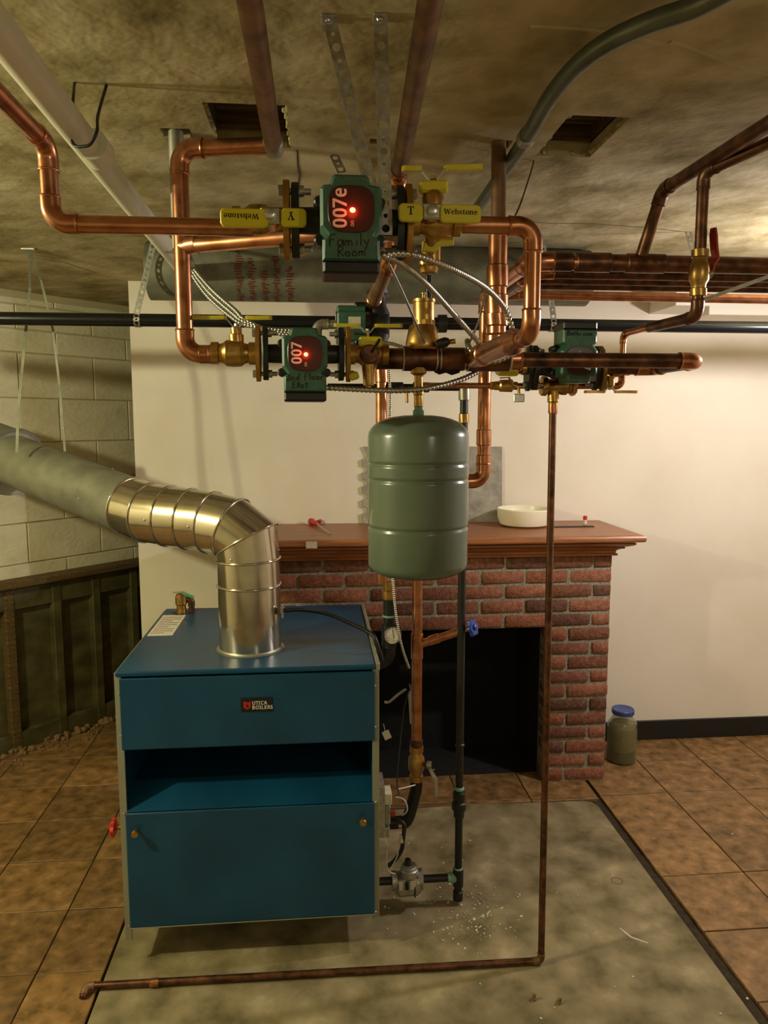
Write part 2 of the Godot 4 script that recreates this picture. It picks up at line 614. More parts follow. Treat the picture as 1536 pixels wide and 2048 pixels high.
func make_materials():
	M.ceiling = mottled(3, 0.007, [[0.0, C(104, 92, 48)], [0.3, C(150, 136, 92)], [0.55, C(176, 163, 124)], [0.8, C(192, 180, 144)], [1.0, C(212, 200, 166)]], 1.15, 0.9, 0.0, 0.4, 0.014, true, 7)
	M.ceiling_edge = mottled(4, 0.02, [[0.0, C(150, 135, 105)], [1.0, C(215, 200, 170)]], 0.4, 0.95, 0.0, 0.4, 0.04)
	M.cream = mottled(5, 0.004, [[0.0, C(220, 209, 190)], [0.5, C(226, 217, 201)], [1.0, C(231, 223, 208)]], 1.7, 0.75, 0.0, 0.06, 0.01)
	M.block = mottled(6, 0.008, [[0.0, C(196, 184, 150)], [0.4, C(218, 208, 178)], [0.75, C(228, 219, 192)], [1.0, C(214, 194, 150)]], 0.8, 0.85, 0.0, 0.25, 0.06)
	M.mortar_paint = flat(C(190, 178, 142), 0.9)
	M.slab = mottled(7, 0.012, [[0.0, C(86, 78, 46)], [0.3, C(116, 105, 74)], [0.5, C(133, 120, 89)], [0.72, C(147, 134, 102)], [1.0, C(178, 163, 130)]], 1.25, 0.85, 0.0, 0.15, 0.03, true, 8)
	M.grout = mottled(8, 0.03, [[0.0, C(38, 30, 18)], [1.0, C(74, 60, 38)]], 0.5, 0.95)
	M.tile = []
	for k in 4:
		var s = [1.0, 0.9, 1.08, 0.96][k]
		M.tile.append(mottled(20 + k, 0.022, [[0.0, C(84 * s, 62 * s, 30 * s)], [0.35, C(122 * s, 92 * s, 52 * s)], [0.6, C(138 * s, 104 * s, 64 * s)], [0.8, C(154 * s, 118 * s, 78 * s)], [1.0, C(176 * s, 140 * s, 100 * s)]], 0.85, 0.55, 0.0, 0.06, 0.03, true, 7))
	M.brick = []
	for k in 4:
		var c = [C(134, 78, 54), C(114, 68, 48), C(142, 88, 64), C(98, 62, 46)][k]
		M.brick.append(mottled(30 + k, 0.02, [[0.0, c.darkened(0.3)], [0.45, c], [0.8, c.lightened(0.1)], [1.0, c.lightened(0.22)]], 0.3, 0.9, 0.0, 0.35, 0.04))
	M.mortar = mottled(34, 0.03, [[0.0, C(112, 108, 92)], [1.0, C(168, 164, 148)]], 0.3, 0.95, 0.0, 0.3, 0.06)
	M.soot = mottled(35, 0.02, [[0.0, C(8, 7, 6)], [1.0, C(26, 23, 20)]], 0.5, 0.95)
	M.wood = grain(36, [[0.0, C(108, 62, 34)], [0.45, C(150, 92, 56)], [1.0, C(176, 114, 74)]], 0.36)
	M.oldwood = grain(37, [[0.0, C(52, 40, 18)], [0.5, C(92, 72, 36)], [1.0, C(132, 108, 60)]], 0.8)
	M.darkwood = mottled(38, 0.01, [[0.0, C(48, 46, 24)], [0.5, C(80, 75, 44)], [1.0, C(116, 110, 72)]], 0.7, 0.42)
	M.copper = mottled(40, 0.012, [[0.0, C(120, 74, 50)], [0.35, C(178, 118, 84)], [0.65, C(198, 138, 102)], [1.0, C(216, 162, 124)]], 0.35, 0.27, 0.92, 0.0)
	M.copper_old_shaded = mottled(41, 0.012, [[0.0, C(48, 34, 24)], [0.4, C(92, 62, 44)], [0.75, C(126, 84, 58)], [1.0, C(150, 104, 72)]], 0.35, 0.38, 0.75)  # aged tone, also serves as painted shade on the ceiling bundle
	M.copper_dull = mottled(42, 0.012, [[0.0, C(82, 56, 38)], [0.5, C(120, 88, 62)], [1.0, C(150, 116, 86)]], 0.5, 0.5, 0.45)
	M.brass = mottled(43, 0.015, [[0.0, C(140, 104, 52)], [0.5, C(184, 146, 82)], [1.0, C(206, 170, 108)]], 0.3, 0.34, 0.9)
	M.gold_flange = mottled(44, 0.015, [[0.0, C(138, 98, 40)], [1.0, C(184, 136, 62)]], 0.3, 0.5, 0.6)
	M.iron = mottled(45, 0.02, [[0.0, C(18, 20, 18)], [1.0, C(40, 42, 38)]], 0.3, 0.42, 0.1)
	M.iron_gloss = flat(C(16, 18, 20), 0.22)
	M.galv = mottled(46, 0.01, [[0.0, C(128, 126, 112)], [0.5, C(160, 158, 144)], [1.0, C(184, 182, 168)]], 0.4, 0.46, 0.75)
	M.galv_bright = mottled(47, 0.01, [[0.0, C(190, 182, 164)], [1.0, C(222, 214, 198)]], 0.5, 0.16, 0.95)
	M.galv_dull = mottled(48, 0.012, [[0.0, C(92, 92, 78)], [0.5, C(118, 118, 100)], [1.0, C(140, 138, 118)]], 0.6, 0.62, 0.35)
	M.steel = flat(C(190, 188, 182), 0.3, 0.9)
	M.zinc = mottled(49, 0.02, [[0.0, C(142, 142, 134)], [1.0, C(196, 194, 186)]], 0.2, 0.4, 0.8)
	M.armour = flat(C(176, 174, 164), 0.3, 0.9)
	M.boiler = mottled(50, 0.006, [[0.0, C(10, 56, 86)], [0.5, C(13, 64, 96)], [1.0, C(17, 72, 106)]], 0.9, 0.31)
	M.boiler_side = flat(C(150, 152, 136), 0.5, 0.4)
	M.tank = flat(C(92, 105, 90), 0.24)
	M.tank.clearcoat_enabled = true
	M.tank.clearcoat = 0.12
	M.green = mottled(51, 0.02, [[0.0, C(44, 84, 66)], [1.0, C(58, 104, 82)]], 0.2, 0.45)
	M.black = flat(C(18, 18, 18), 0.45)
	M.black_soft = flat(C(22, 22, 22), 0.75)
	M.label_red = flat(C(52, 18, 10), 0.3)
	M.print_pale = flat(C(214, 206, 196), 0.6)
	M.print_black = flat(C(14, 14, 14), 0.7)
	M.yellow = flat(C(206, 190, 30), 0.42)
	M.red = flat(C(190, 40, 30), 0.4)
	M.red_dark = flat(C(150, 44, 32), 0.4)
	M.blue = flat(C(28, 60, 150), 0.35)
	M.pvc = mottled(52, 0.006, [[0.0, C(192, 188, 168)], [1.0, C(214, 209, 190)]], 0.9, 0.35)
	M.conduit = mottled(53, 0.012, [[0.0, C(84, 92, 84)], [1.0, C(116, 122, 110)]], 0.5, 0.38, 0.6)
	M.white_paint = flat(C(232, 226, 212), 0.6)
	M.ceramic = flat(C(236, 230, 208), 0.3)
	M.paper = mottled(54, 0.02, [[0.0, C(196, 186, 166)], [1.0, C(224, 214, 196)]], 0.2, 0.8)
	M.paper_ink = flat(C(120, 112, 100), 0.8)
	M.cement = mottled(55, 0.012, [[0.0, C(128, 124, 114)], [0.5, C(158, 152, 142)], [1.0, C(178, 172, 160)]], 0.6, 0.95, 0.0, 0.2, 0.04)
	M.green_tag = flat(C(70, 190, 130), 0.6)
	M.verdigris = mottled(56, 0.03, [[0.0, C(96, 140, 122)], [1.0, C(150, 186, 166)]], 0.1, 0.85)
	M.lid_blue = flat(C(56, 76, 140), 0.4)
	M.baseboard = flat(C(20, 22, 20), 0.5)
	M.wire_white = flat(C(206, 202, 190), 0.5)
	M.wire_brown = flat(C(92, 60, 40), 0.5)
	M.plaster_bits = flat(C(206, 200, 184), 0.9)
	M.rubble = mottled(57, 0.03, [[0.0, C(84, 62, 36)], [1.0, C(172, 138, 100)]], 0.15, 0.95)
	M.solder = flat(C(190, 182, 168), 0.35, 0.9)
	M.red_stamp = flat(C(98, 38, 26), 0.75)
	M.glass = flat(Color(0.55, 0.54, 0.36, 0.2), 0.06)
	M.glass.transparency = BaseMaterial3D.TRANSPARENCY_ALPHA
	M.led = flat(C(255, 90, 60), 0.4)
	M.led.emission_enabled = true
	M.led.emission = Color(1.0, 0.42, 0.28)
	M.led.emission_energy_multiplier = 9.0

func grain(seed_n, ramp, rough):
	var m = mottled(seed_n, 0.012, ramp, 0.5, rough, 0.0, 0.05, 0.03)
	m.uv1_scale = Vector3(0.5, 9.0, 9.0)
	return m

# ------------------------------------------------------------------ the room
func cut_grid(st, x0, x1, z0, z1, y0, y1, holes):      # a slab with rectangular holes
	var xs = [x0, x1]
	var zs = [z0, z1]
	for h in holes:
		xs.append(h[0]); xs.append(h[1]); zs.append(h[2]); zs.append(h[3])
	xs.sort(); zs.sort()
	for i in range(xs.size() - 1):
		for k in range(zs.size() - 1):
			var cx = (xs[i] + xs[i + 1]) * 0.5
			var cz = (zs[k] + zs[k + 1]) * 0.5
			var inside = false
			for h in holes:
				if cx > h[0] and cx < h[1] and cz > h[2] and cz < h[3]: inside = true
			if not inside and xs[i + 1] - xs[i] > 0.0001 and zs[k + 1] - zs[k] > 0.0001:
				bbox_into(st, Vector3(cx, (y0 + y1) * 0.5, cz), Vector3(xs[i + 1] - xs[i], y1 - y0, zs[k + 1] - zs[k]), 0.0)

const PAD = [-0.625, 1.165, -2.93, 1.2]     # the bare concrete pad the boiler stands on

func build_shell():
	# floor: grout bed, concrete pad and tiles
	var fl = struct("floor", "brown marbled tile floor around a bare concrete pad")
	put(fl, "subfloor", span(Vector3(-3.2, -0.2, -5.2), Vector3(3.4, -0.012, 2.2), 0.0), M.grout)
	var pad_o = []
	for p in [[PAD[0], -PAD[3]], [PAD[1], -PAD[3]], [PAD[1], -PAD[2] - 0.05], [PAD[1] - 0.015, -PAD[2] - 0.015], [PAD[1] - 0.05, -PAD[2]], [0.62, -PAD[2] + 0.012], [0.1, -PAD[2] - 0.008], [PAD[0], -PAD[2]]]:
		pad_o.append(Vector2(p[0], p[1]))
	put(fl, "concrete_pad", plate(pad_o, -0.03, 0.006, Transform3D(Basis(Vector3.RIGHT, Vector3(0, 0, -1), Vector3.UP), Vector3.ZERO), 0.004), M.slab)
	var rng = RandomNumberGenerator.new()
	rng.seed = 11
	var px_ = 0.306
	var pz_ = 0.292
	var gap = 0.004
	var cache = {}
	for side in 3:
		var x_from = [-2.665, PAD[1] + 0.03, PAD[0] + 0.006][side]
		var x_to = [PAD[0] - 0.008, 3.2, PAD[1] + 0.03][side]
		var lines = []
		var anchor = [-0.83, 1.512, 1.206][side]
		var x = anchor - ceil((anchor - x_from) / px_) * px_
		while x < x_to + px_:
			lines.append(clamp(x, x_from, x_to))
			x += px_
		var z_to = 1.0 if side < 2 else PAD[2] - 0.02
		var z = -2.1 - 8 * pz_
		while z < z_to - 0.01:
			for i in range(lines.size() - 1):
				var a = lines[i]
				var b = lines[i + 1]
				var zz = min(z + pz_, z_to)
				if b - a < 0.02 or zz - z < 0.02: continue
				var size = Vector3(snapped(b - a - gap, 0.001), 0.012, snapped(zz - z - gap, 0.001))
				var key = "%s" % size
				if not cache.has(key):
					cache[key] = bbox(Vector3.ZERO, size, 0.0015)
				var o = put(fl, "tile", cache[key], M.tile[rng.randi() % 4], true)
				o.position = Vector3((a + b) * 0.5, -0.006 + rng.randf_range(-0.0008, 0.0008), (z + zz) * 0.5)
				o.rotation = Vector3(rng.randf_range(-0.003, 0.003), 0, rng.randf_range(-0.003, 0.003))
			z += pz_
	# ceiling with two open pockets and a small hole
	var ce = struct("ceiling", "rough olive brown plaster ceiling with two open rectangular pockets")
	var st = st_new()
	var holes = [[-0.215, -0.05, -1.815, -1.585], [0.525, 0.655, -1.815, -1.58], [0.128, 0.166, -1.775, -1.745], [0.405, 0.447, -1.775, -1.728], [-0.325, -0.262, -1.775, -1.725]]
	cut_grid(st, -3.2, 3.4, -5.2, 2.2, CEIL, CEIL + 0.035, holes)
	put(ce, "plaster", done(st), M.ceiling)
	put(ce, "lath_boards", span(Vector3(-3.2, CEIL + 0.16, -5.2), Vector3(3.4, CEIL + 0.2, 2.2), 0.0), M.darkwood)
	for h in [holes[0], holes[1]]:
		for k in 4:       # boards that line the pocket
			var a = Vector3(h[0] - 0.02, CEIL + 0.03, h[2] - 0.02)
			var b = Vector3(h[1] + 0.02, CEIL + 0.165, h[3] + 0.02)
			if k == 0: b.x = h[0]
			elif k == 1: a.x = h[1]
			elif k == 2: b.z = h[2]
			else: a.z = h[3]
			put(ce, "pocket_board", span(a, b, 0.001), M.oldwood)
		put(ce, "pocket_board", span(Vector3(h[0], CEIL + 0.07, h[2] + 0.01), Vector3(h[1], CEIL + 0.15, h[2] + 0.05), 0.002), M.oldwood)
		# ragged plaster edge round the opening
		for k in 34:
			var f = rng.randf_range(0.0, 3.999)
			var e = int(f)
			f -= e
			var c = [Vector3(lerp(h[0], h[1], f), CEIL, h[2]), Vector3(h[1], CEIL, lerp(h[2], h[3], f)), Vector3(lerp(h[1], h[0], f), CEIL, h[3]), Vector3(h[0], CEIL, lerp(h[3], h[2], f))][e]
			put(ce, "plaster_edge", bbox(c + Vector3(rng.randf_range(-0.003, 0.003), 0.007, rng.randf_range(-0.003, 0.003)), Vector3(rng.randf_range(0.005, 0.022), 0.011, rng.randf_range(0.005, 0.012)), 0.003, Basis(Vector3.UP, rng.randf_range(0, 3.0))), M.ceiling)
	# trowel ridges and cracks of the plaster
	for q in [[[1340, 70], [1420, 100], [1500, 130], [1560, 142]], [[1060, 40], [1200, 50], [1330, 78]]]:
		var pts = []
		for p in q: pts.append(PH(p[0], p[1], CEIL + 0.0105))
		put(ce, "plaster_ridge", tube(curve(pts, 6), 0.0125, 14), M.ceiling)
	for q in [[[595, 300], [596, 330], [600, 350], [597, 372], [599, 390]], [[1020, 440], [1090, 446], [1200, 448], [1290, 455], [1365, 463]], [[60, 515], [130, 525], [190, 545]]]:
		var pts = []
		for p in q: pts.append(PH(p[0], p[1], CEIL))
		put(ce, "plaster_crack", ribbon(pts, Vector3(0.4, 0, 1), 0.004, 0.001), M.grout)
	# cream wall behind the fireplace: its free end shows beside the block wall
	var wb = struct("wall_back", "smooth cream painted wall behind the brick fireplace")
	put(wb, "panel", span(Vector3(-0.822, 0, BACK - 0.14), Vector3(3.4, CEIL, BACK), 0.0), M.cream)
	var patch = []          # bare cement left where masonry was toothed in, above the mantel
	patch.append(Vector2(1003, 893)); patch.append(Vector2(1003, 1050)); patch.append(Vector2(728, 1050))
	for k in 5:
		var y = 1040.0 - k * 27.0
		patch.append(Vector2(724, y)); patch.append(Vector2(723, y - 13)); patch.append(Vector2(733, y - 15)); patch.append(Vector2(734, y - 24))
	patch.append(Vector2(726, 893))
	var pp = []
	for p in patch:
		var w = P(p.x, p.y, BACK)
		pp.append(Vector2(w.x, w.y))
	put(wb, "cement_patch", plate(pp, BACK - 0.004, BACK + 0.016, Transform3D(), 0.003), M.cement)
	var bb = struct("baseboard_back", "black baseboard along the foot of the cream wall")
	put(bb, "board", span(Vector3(1.29, 0, BACK), Vector3(3.3, 0.1, BACK + 0.012), 0.002), M.baseboard)
	# white soffit block under the ceiling at the right end
	var so = struct("trim_2", "white painted soffit box under the ceiling above the cream wall")
	var s0 = P(1400, 634, BACK + 0.12)
	put(so, "soffit", span(Vector3(s0.x, s0.y, BACK), Vector3(3.3, CEIL, BACK + 0.2), 0.003), M.white_paint)
	var s1 = P(1347, 612, BACK + 0.25)
	put(so, "block", span(Vector3(s1.x, s1.y, BACK), Vector3(s1.x + 0.16, CEIL, BACK + 0.27), 0.003), M.white_paint)
	# angled block wall at the left
	build_block_wall(rng)
	# walls out of the picture close the room
	var wr = struct("wall_right")
	put(wr, "panel", span(Vector3(3.2, 0, -5.2), Vector3(3.4, CEIL, 2.2), 0.0), M.cream)
	var wf = struct("wall_front")
	put(wf, "panel", span(Vector3(-3.2, 0, 2.0), Vector3(3.4, CEIL, 2.2), 0.0), M.block)
	var wl = struct("wall_side")
	put(wl, "panel", span(Vector3(-3.2, 0, -5.2), Vector3(-3.0, CEIL, 2.2), 0.0), M.block)
	var wx = struct("wall_rear")
	put(wx, "panel", span(Vector3(-3.2, 0, -5.2), Vector3(3.4, CEIL, -5.0), 0.0), M.block)

func build_block_wall(rng):
	# the wall runs at 45 degrees; u along it (to the right and away), n out of it towards the room
	var base = Vector3(-1.551, 0, -3.654)
	var u = Vector3(0.405, 0, -0.452).normalized()
	var n = Vector3(-u.z, 0, u.x)
	if n.dot(EYE - base) < 0.0: n = -n
	var bas = Basis(u, Vector3.UP, n if u.cross(Vector3.UP).dot(n) > 0 else -n)
	var wl = struct("wall_left", "cream painted concrete block wall running at an angle")
	put(wl, "mortar", bbox(base + u * -0.4 - n * 0.09 + Vector3(0, CEIL * 0.5, 0), Vector3(4.2, CEIL, 0.16), 0.0, bas), M.mortar_paint)
	# course heights read at the picture's left edge
	var ys = []
	for py in [1290, 1212, 1135, 1052, 968, 886, 795, 702, 654, 604, 560]:
		var d = ray(0, py)
		var t = (base - EYE).dot(n) / d.dot(n)
		ys.append(EYE.y + d.y * t)
	ys[ys.size() - 1] = CEIL - 0.03
	var cache = {}
	for k in range(ys.size() - 1):
		var h = ys[k + 1] - ys[k] - 0.006
		var s = -1.6 + (0.2 if k % 2 == 0 else 0.0)
		while s < 1.3:
			var L = 0.4
			var key = "%.3f" % h
			if not cache.has(key): cache[key] = bbox(Vector3.ZERO, Vector3(L - 0.005, h, 0.03), 0.0028)
			var o = put(wl, "block", cache[key], M.block, true)
			o.transform = Transform3D(bas, base + u * (s + 0.2) + Vector3(0, (ys[k] + ys[k + 1]) * 0.5, 0) - n * (0.015 + rng.randf_range(0, 0.0015)))
			s += L
	# dark wainscot of framing and panels in front of it
	var wa = struct("trim_1", "dark stained wood wainscot of studs and panels under the block wall")
	var q0 = 0.02
	var top = func(s): return 0.905 + 0.0 * s
	var w0 = base + n * q0
	put(wa, "rail", bbox(w0 + u * -0.3 + n * 0.03 + Vector3(0, 0.83, 0), Vector3(3.4, 0.035, 0.1), 0.006, bas), M.oldwood)
	put(wa, "header", bbox(w0 + u * -0.3 + n * 0.012 + Vector3(0, 0.755, 0), Vector3(3.4, 0.11, 0.045), 0.004, bas), M.darkwood)
	put(wa, "sill", bbox(w0 + u * -0.3 + n * 0.012 + Vector3(0, 0.045, 0), Vector3(3.4, 0.09, 0.05), 0.004, bas), M.darkwood)
	put(wa, "panel", bbox(w0 + u * -0.3 - n * 0.008 + Vector3(0, 0.4, 0), Vector3(3.4, 0.8, 0.012), 0.0, bas), M.darkwood)
	for s in [-1.2, -0.75, -0.3, 0.06, 0.3, 0.52, 0.75, 1.0]:
		put(wa, "stud", bbox(w0 + u * s + n * 0.016 + Vector3(0, 0.4, 0), Vector3(0.045, 0.8, 0.05), 0.003, bas), M.oldwood if s == 0.06 else M.darkwood)
	# plaster rubble along its foot
	var r_st = st_new()
	for k in 160:
		var s = rng.randf_range(-0.3, 0.9)
		var away = abs(rng.randfn(0.0, 0.07)) + 0.03
		var z = rng.randf_range(0.006, 0.03) * (1.0 if away < 0.1 else 0.5)
		bbox_into(r_st, w0 + u * s + n * away + Vector3(0, z * 0.4, 0), Vector3(z * rng.randf_range(0.8, 1.6), z, z * rng.randf_range(0.8, 1.5)), z * 0.25, Basis.from_euler(Vector3(rng.randf() * 0.5, rng.randf() * 6.0, rng.randf() * 0.5)))
	var ru = MeshInstance3D.new()
	ru.name = "plaster_rubble"
	ru.mesh = done(r_st)
	ru.material_override = M.rubble
	ru.set_meta("kind", "stuff")
	ru.set_meta("label", "crumbled brown plaster rubble along the foot of the dark wainscot")
	ru.set_meta("category", "rubble")
	add_child(ru)

# ------------------------------------------------------------------ fireplace
const FIRE_Z := -3.11
func build_fireplace():
	var f = thing("fireplace", "red brick fireplace with a black firebox and a brown wooden mantel", "fireplace", Vector3(0.5, 0, FIRE_Z))
	var x0 = -0.27
	var x1 = 1.285
	var o0 = 0.02
	var o1 = 0.994
	var rows = 16
	var rh = 1.032 / rows
	var open_rows = 11
	var oy = rh * open_rows
	var back = BACK + 0.001
	var md = FIRE_Z - 0.007
	put(f, "mortar_pier", span(Vector3(x0 + 0.006, 0, back), Vector3(o0 - 0.006, 1.03, md), 0.0), M.mortar)
	put(f, "mortar_pier", span(Vector3(o1 + 0.006, 0, back), Vector3(x1 - 0.006, 1.03, md), 0.0), M.mortar)
	put(f, "mortar_lintel", span(Vector3(o0 - 0.006, oy + 0.004, back), Vector3(o1 + 0.006, 1.03, md), 0.0), M.mortar)
	put(f, "firebox", span(Vector3(o0 - 0.006, 0, back), Vector3(o1 + 0.006, oy + 0.004, back + 0.02), 0.0), M.soot)
	put(f, "firebox", span(Vector3(o1 - 0.001, 0, back), Vector3(o1 + 0.006, oy, md - 0.1), 0.0), M.soot)
	put(f, "firebox", span(Vector3(o0 - 0.006, 0, back), Vector3(o0 + 0.001, oy, md - 0.1), 0.0), M.soot)
	put(f, "firebox", span(Vector3(o0, oy - 0.002, back), Vector3(o1, oy + 0.005, md - 0.1), 0.0), M.soot)
	put(f, "firebox", span(Vector3(o0, 0.0, back), Vector3(o1, 0.004, md - 0.1), 0.0), M.soot)
	var rng = RandomNumberGenerator.new()
	rng.seed = 5
	var pitch = 0.195
	var cache = {}
	for r in rows:
		var spans = [[x0, x1]] if r >= open_rows else [[x0, o0], [o1, x1]]
		for sp in spans:
			var cuts = [sp[1]]
			var x = sp[1] - (pitch if r % 2 == 0 else pitch * 0.46)
			while x > sp[0] + 0.03:
				cuts.append(x)
				x -= pitch
			cuts.append(sp[0])
			for i in range(cuts.size() - 1):
				var L = snapped(cuts[i] - cuts[i + 1] - 0.012, 0.002)
				if L < 0.02: continue
				var key = "%.3f_%d" % [L, rng.randi() % 3]
				if not cache.has(key): cache[key] = brick_mesh(Vector3(L, rh - 0.012, 0.1), rng)
				var o = put(f, "brick", cache[key], M.brick[rng.randi() % 4], true)
				o.position = Vector3((cuts[i] + cuts[i + 1]) * 0.5, (r + 0.5) * rh + 0.001, FIRE_Z - 0.05 + rng.randf_range(-0.002, 0.002)) - f.position
				o.rotation = Vector3(rng.randf_range(-0.006, 0.006), rng.randf_range(-0.006, 0.006), rng.randf_range(-0.006, 0.006))
	# mantel: a moulded shelf wrapped round three sides
	var m = Node3D.new()
	m.name = "mantel_shelf"
	f.add_child(m)
	var ty = 1.127
	var prof = [[0.0, 1.028], [0.012, 1.028], [0.014, 1.036], [0.006, 1.038], [0.008, 1.05], [0.02, 1.058], [0.034, 1.062], [0.036, 1.066], [0.034, 1.07], [0.044, 1.072], [0.062, 1.079], [0.07, 1.084], [0.07, 1.09], [0.062, 1.092], [0.062, 1.097]]
	var shelf = [[0.0, 1.097], [0.09, 1.097], [0.097, 1.1], [0.1, 1.106], [0.1, 1.117], [0.096, 1.124], [0.088, 1.127], [0.0, 1.127]]
	for q in [["moulding", prof], ["shelf_board", shelf]]:
		var rings = []
		for p in q[1]:
			var h = p[0]
			rings.append(PackedVector3Array([Vector3(x0 - h, p[1], back), Vector3(x1 + h, p[1], back), Vector3(x1 + h, p[1], FIRE_Z + h), Vector3(x0 - h, p[1], FIRE_Z + h)]))
		var st = st_new()
		var groups = []
		for i in range(rings.size() - 1): groups.append(-1)
		for r in rings: r.reverse()
		rings_mesh(st, rings, true, true, groups)
		put(m, q[0], done(st), M.wood)
	# strip of masking tape stuck over the mantel's edge
	var tp = P(623, 1087, FIRE_Z + 0.1)
	put(m, "tape", bbox(Vector3(tp.x, tp.y - 0.006, FIRE_Z + 0.1005), Vector3(0.046, 0.028, 0.001), 0.0), M.paper)

func brick_mesh(size, rng):      # a hand-worn brick: bevelled, its corners a little off
	var st = st_new()
	bbox_into(st, Vector3.ZERO, size, 0.006)
	var am = done(st)
	var mdt = MeshDataTool.new()
	mdt.create_from_surface(am, 0)
	var off = {}
	for i in mdt.get_vertex_count():
		var v = mdt.get_vertex(i)
		var k = Vector3i((v * 2000.0).round())
		if not off.has(k): off[k] = Vector3(rng.randf_range(-1, 1), rng.randf_range(-1, 1), rng.randf_range(-1, 1)) * 0.0022
		mdt.set_vertex(i, v + off[k])
	var out = ArrayMesh.new()
	mdt.commit_to_surface(out)
	var s2 = SurfaceTool.new()
	s2.create_from(out, 0)
	s2.deindex()
	s2.generate_normals()
	return s2.commit()

# ------------------------------------------------------------------ boiler
const BZ := -2.10
func build_boiler():
	var x0 = -0.572
	var x1 = 0.177
	var zb = -2.82
	var b = thing("boiler", "blue steel gas boiler with a dark slot across its front", "boiler", Vector3(-0.2, 0, BZ))
	# recessed cast base
	put(b, "base", span(Vector3(x0 + 0.05, 0.006, zb + 0.05), Vector3(x1 - 0.05, 0.128, BZ - 0.2), 0.004), M.boiler_side)
	# side panels with a folded front flange that drops to short feet
	for s in [0, 1]:
		var xs = x0 if s == 0 else x1
		var inward = 1.0 if s == 0 else -1.0
		var sp = put(b, "side_panel", span(Vector3(xs, 0.10, zb), Vector3(xs + inward * 0.006, 0.9, BZ - 0.004), 0.001), M.boiler_side)
		put(sp, "flange", plate([Vector2(xs, 0.088), Vector2(xs + inward * 0.02, 0.088), Vector2(xs + inward * 0.02, 0.9), Vector2(xs, 0.9)] if s == 1 else [Vector2(xs, 0.088), Vector2(xs + inward * 0.02, 0.088), Vector2(xs + inward * 0.02, 0.9), Vector2(xs, 0.9)], BZ - 0.006, BZ - 0.001, Transform3D(), 0.001), M.boiler_side)
		for y in [0.84, 0.715, 0.482, 0.132]:
			put(sp, "screw", lathe([[0.0, 0.003], [0.003, 0.002], [0.004, 0.0]], Vector3(xs + inward * 0.012, y, BZ), Vector3(0, 0, 1), 10), M.steel)
	# body behind the slot
	put(b, "back_panel", span(Vector3(x0 + 0.006, 0.12, zb), Vector3(x1 - 0.006, 0.89, zb + 0.006), 0.0), M.boiler_side)
	put(b, "slot_back", span(Vector3(x0 + 0.006, 0.4, BZ - 0.5), Vector3(x1 - 0.006, 0.7, BZ - 0.48), 0.0), M.boiler)
	for q in [[x0 + 0.0065, x0 + 0.0195], [x1 - 0.0195, x1 - 0.0065]]:
		put(b, "slot_liner", span(Vector3(q[0], 0.46, BZ - 0.48), Vector3(q[1], 0.7, BZ - 0.01), 0.0), M.boiler)
	put(b, "slot_ceiling", span(Vector3(x0 + 0.02, 0.69, BZ - 0.48), Vector3(x1 - 0.02, 0.7, BZ - 0.1), 0.0), M.boiler)
	put(b, "bottom_panel", span(Vector3(x0 + 0.006, 0.128, zb + 0.006), Vector3(x1 - 0.006, 0.134, BZ - 0.02), 0.0), M.boiler_side)
	# lid: a shallow tray
	var lid = put(b, "lid", span(Vector3(x0 + 0.004, 0.889, zb - 0.002), Vector3(x1 - 0.01, 0.905, BZ + 0.006), 0.004), M.boiler)
	put(lid, "rim", span(Vector3(x1 - 0.0095, 0.886, zb), Vector3(x1 + 0.002, 0.909, BZ + 0.004), 0.002), M.boiler_side)
	# upper front panel
	put(b, "upper_panel", span(Vector3(x0 + 0.014, 0.673, BZ - 0.012), Vector3(x1 - 0.012, 0.884, BZ + 0.004), 0.003), M.boiler)
	put(b, "panel_return", span(Vector3(x0 + 0.014, 0.673, BZ - 0.1), Vector3(x1 - 0.012, 0.677, BZ), 0.0), M.boiler)
	# sloping shelf inside the slot
	var st = st_new()
	plate_into(st, [Vector2(0.0, 0.488), Vector2(0.004, 0.494), Vector2(-0.13, 0.565), Vector2(-0.13, 0.555)], x0 + 0.02, x1 - 0.02, Transform3D(Basis(Vector3(0, 0, 1), Vector3.UP, Vector3(-1, 0, 0)), Vector3(0, 0, BZ)))
	var shelf = st_new()
	var sx0 = x0 + 0.02
	var sx1 = x1 - 0.02
	quad(shelf, Vector3(sx0, 0.487, BZ + 0.002), Vector3(sx0, 0.535, BZ - 0.1), Vector3(sx1, 0.535, BZ - 0.1), Vector3(sx1, 0.487, BZ + 0.002))
	quad(shelf, Vector3(sx0, 0.482, BZ), Vector3(sx1, 0.482, BZ), Vector3(sx1, 0.53, BZ - 0.102), Vector3(sx0, 0.53, BZ - 0.102))
	put(b, "slot_shelf", done(shelf), M.boiler)
	put(b, "slot_floor", span(Vector3(sx0, 0.528, BZ - 0.49), Vector3(sx1, 0.534, BZ - 0.0985), 0.0), M.boiler)
	# lower front panel, lifted out by two knobs
	var lp = put(b, "lower_panel", span(Vector3(x0 + 0.016, 0.13, BZ - 0.012), Vector3(x1 - 0.014, 0.484, BZ + 0.006), 0.003), M.boiler)
	put(lp, "lip", span(Vector3(x0 + 0.016, 0.126, BZ - 0.03), Vector3(x1 - 0.014, 0.1295, BZ + 0.005), 0.0005), M.boiler_side)
	for q in [[270, 1668], [726, 1645]]:
		var c = P(q[0], q[1], BZ + 0.03)
		c.z = BZ + 0.006
		put(lp, "knob", lathe([[0.004, 0.0], [0.004, 0.016], [0.0095, 0.018], [0.0105, 0.021], [0.0105, 0.028], [0.009, 0.0305], [0.0, 0.031]], c, Vector3(0, 0, 1), 20), M.brass)
	# nameplate
	var n0 = P(482, 1424, BZ + 0.005)
	var n1 = P(544, 1394, BZ + 0.005)
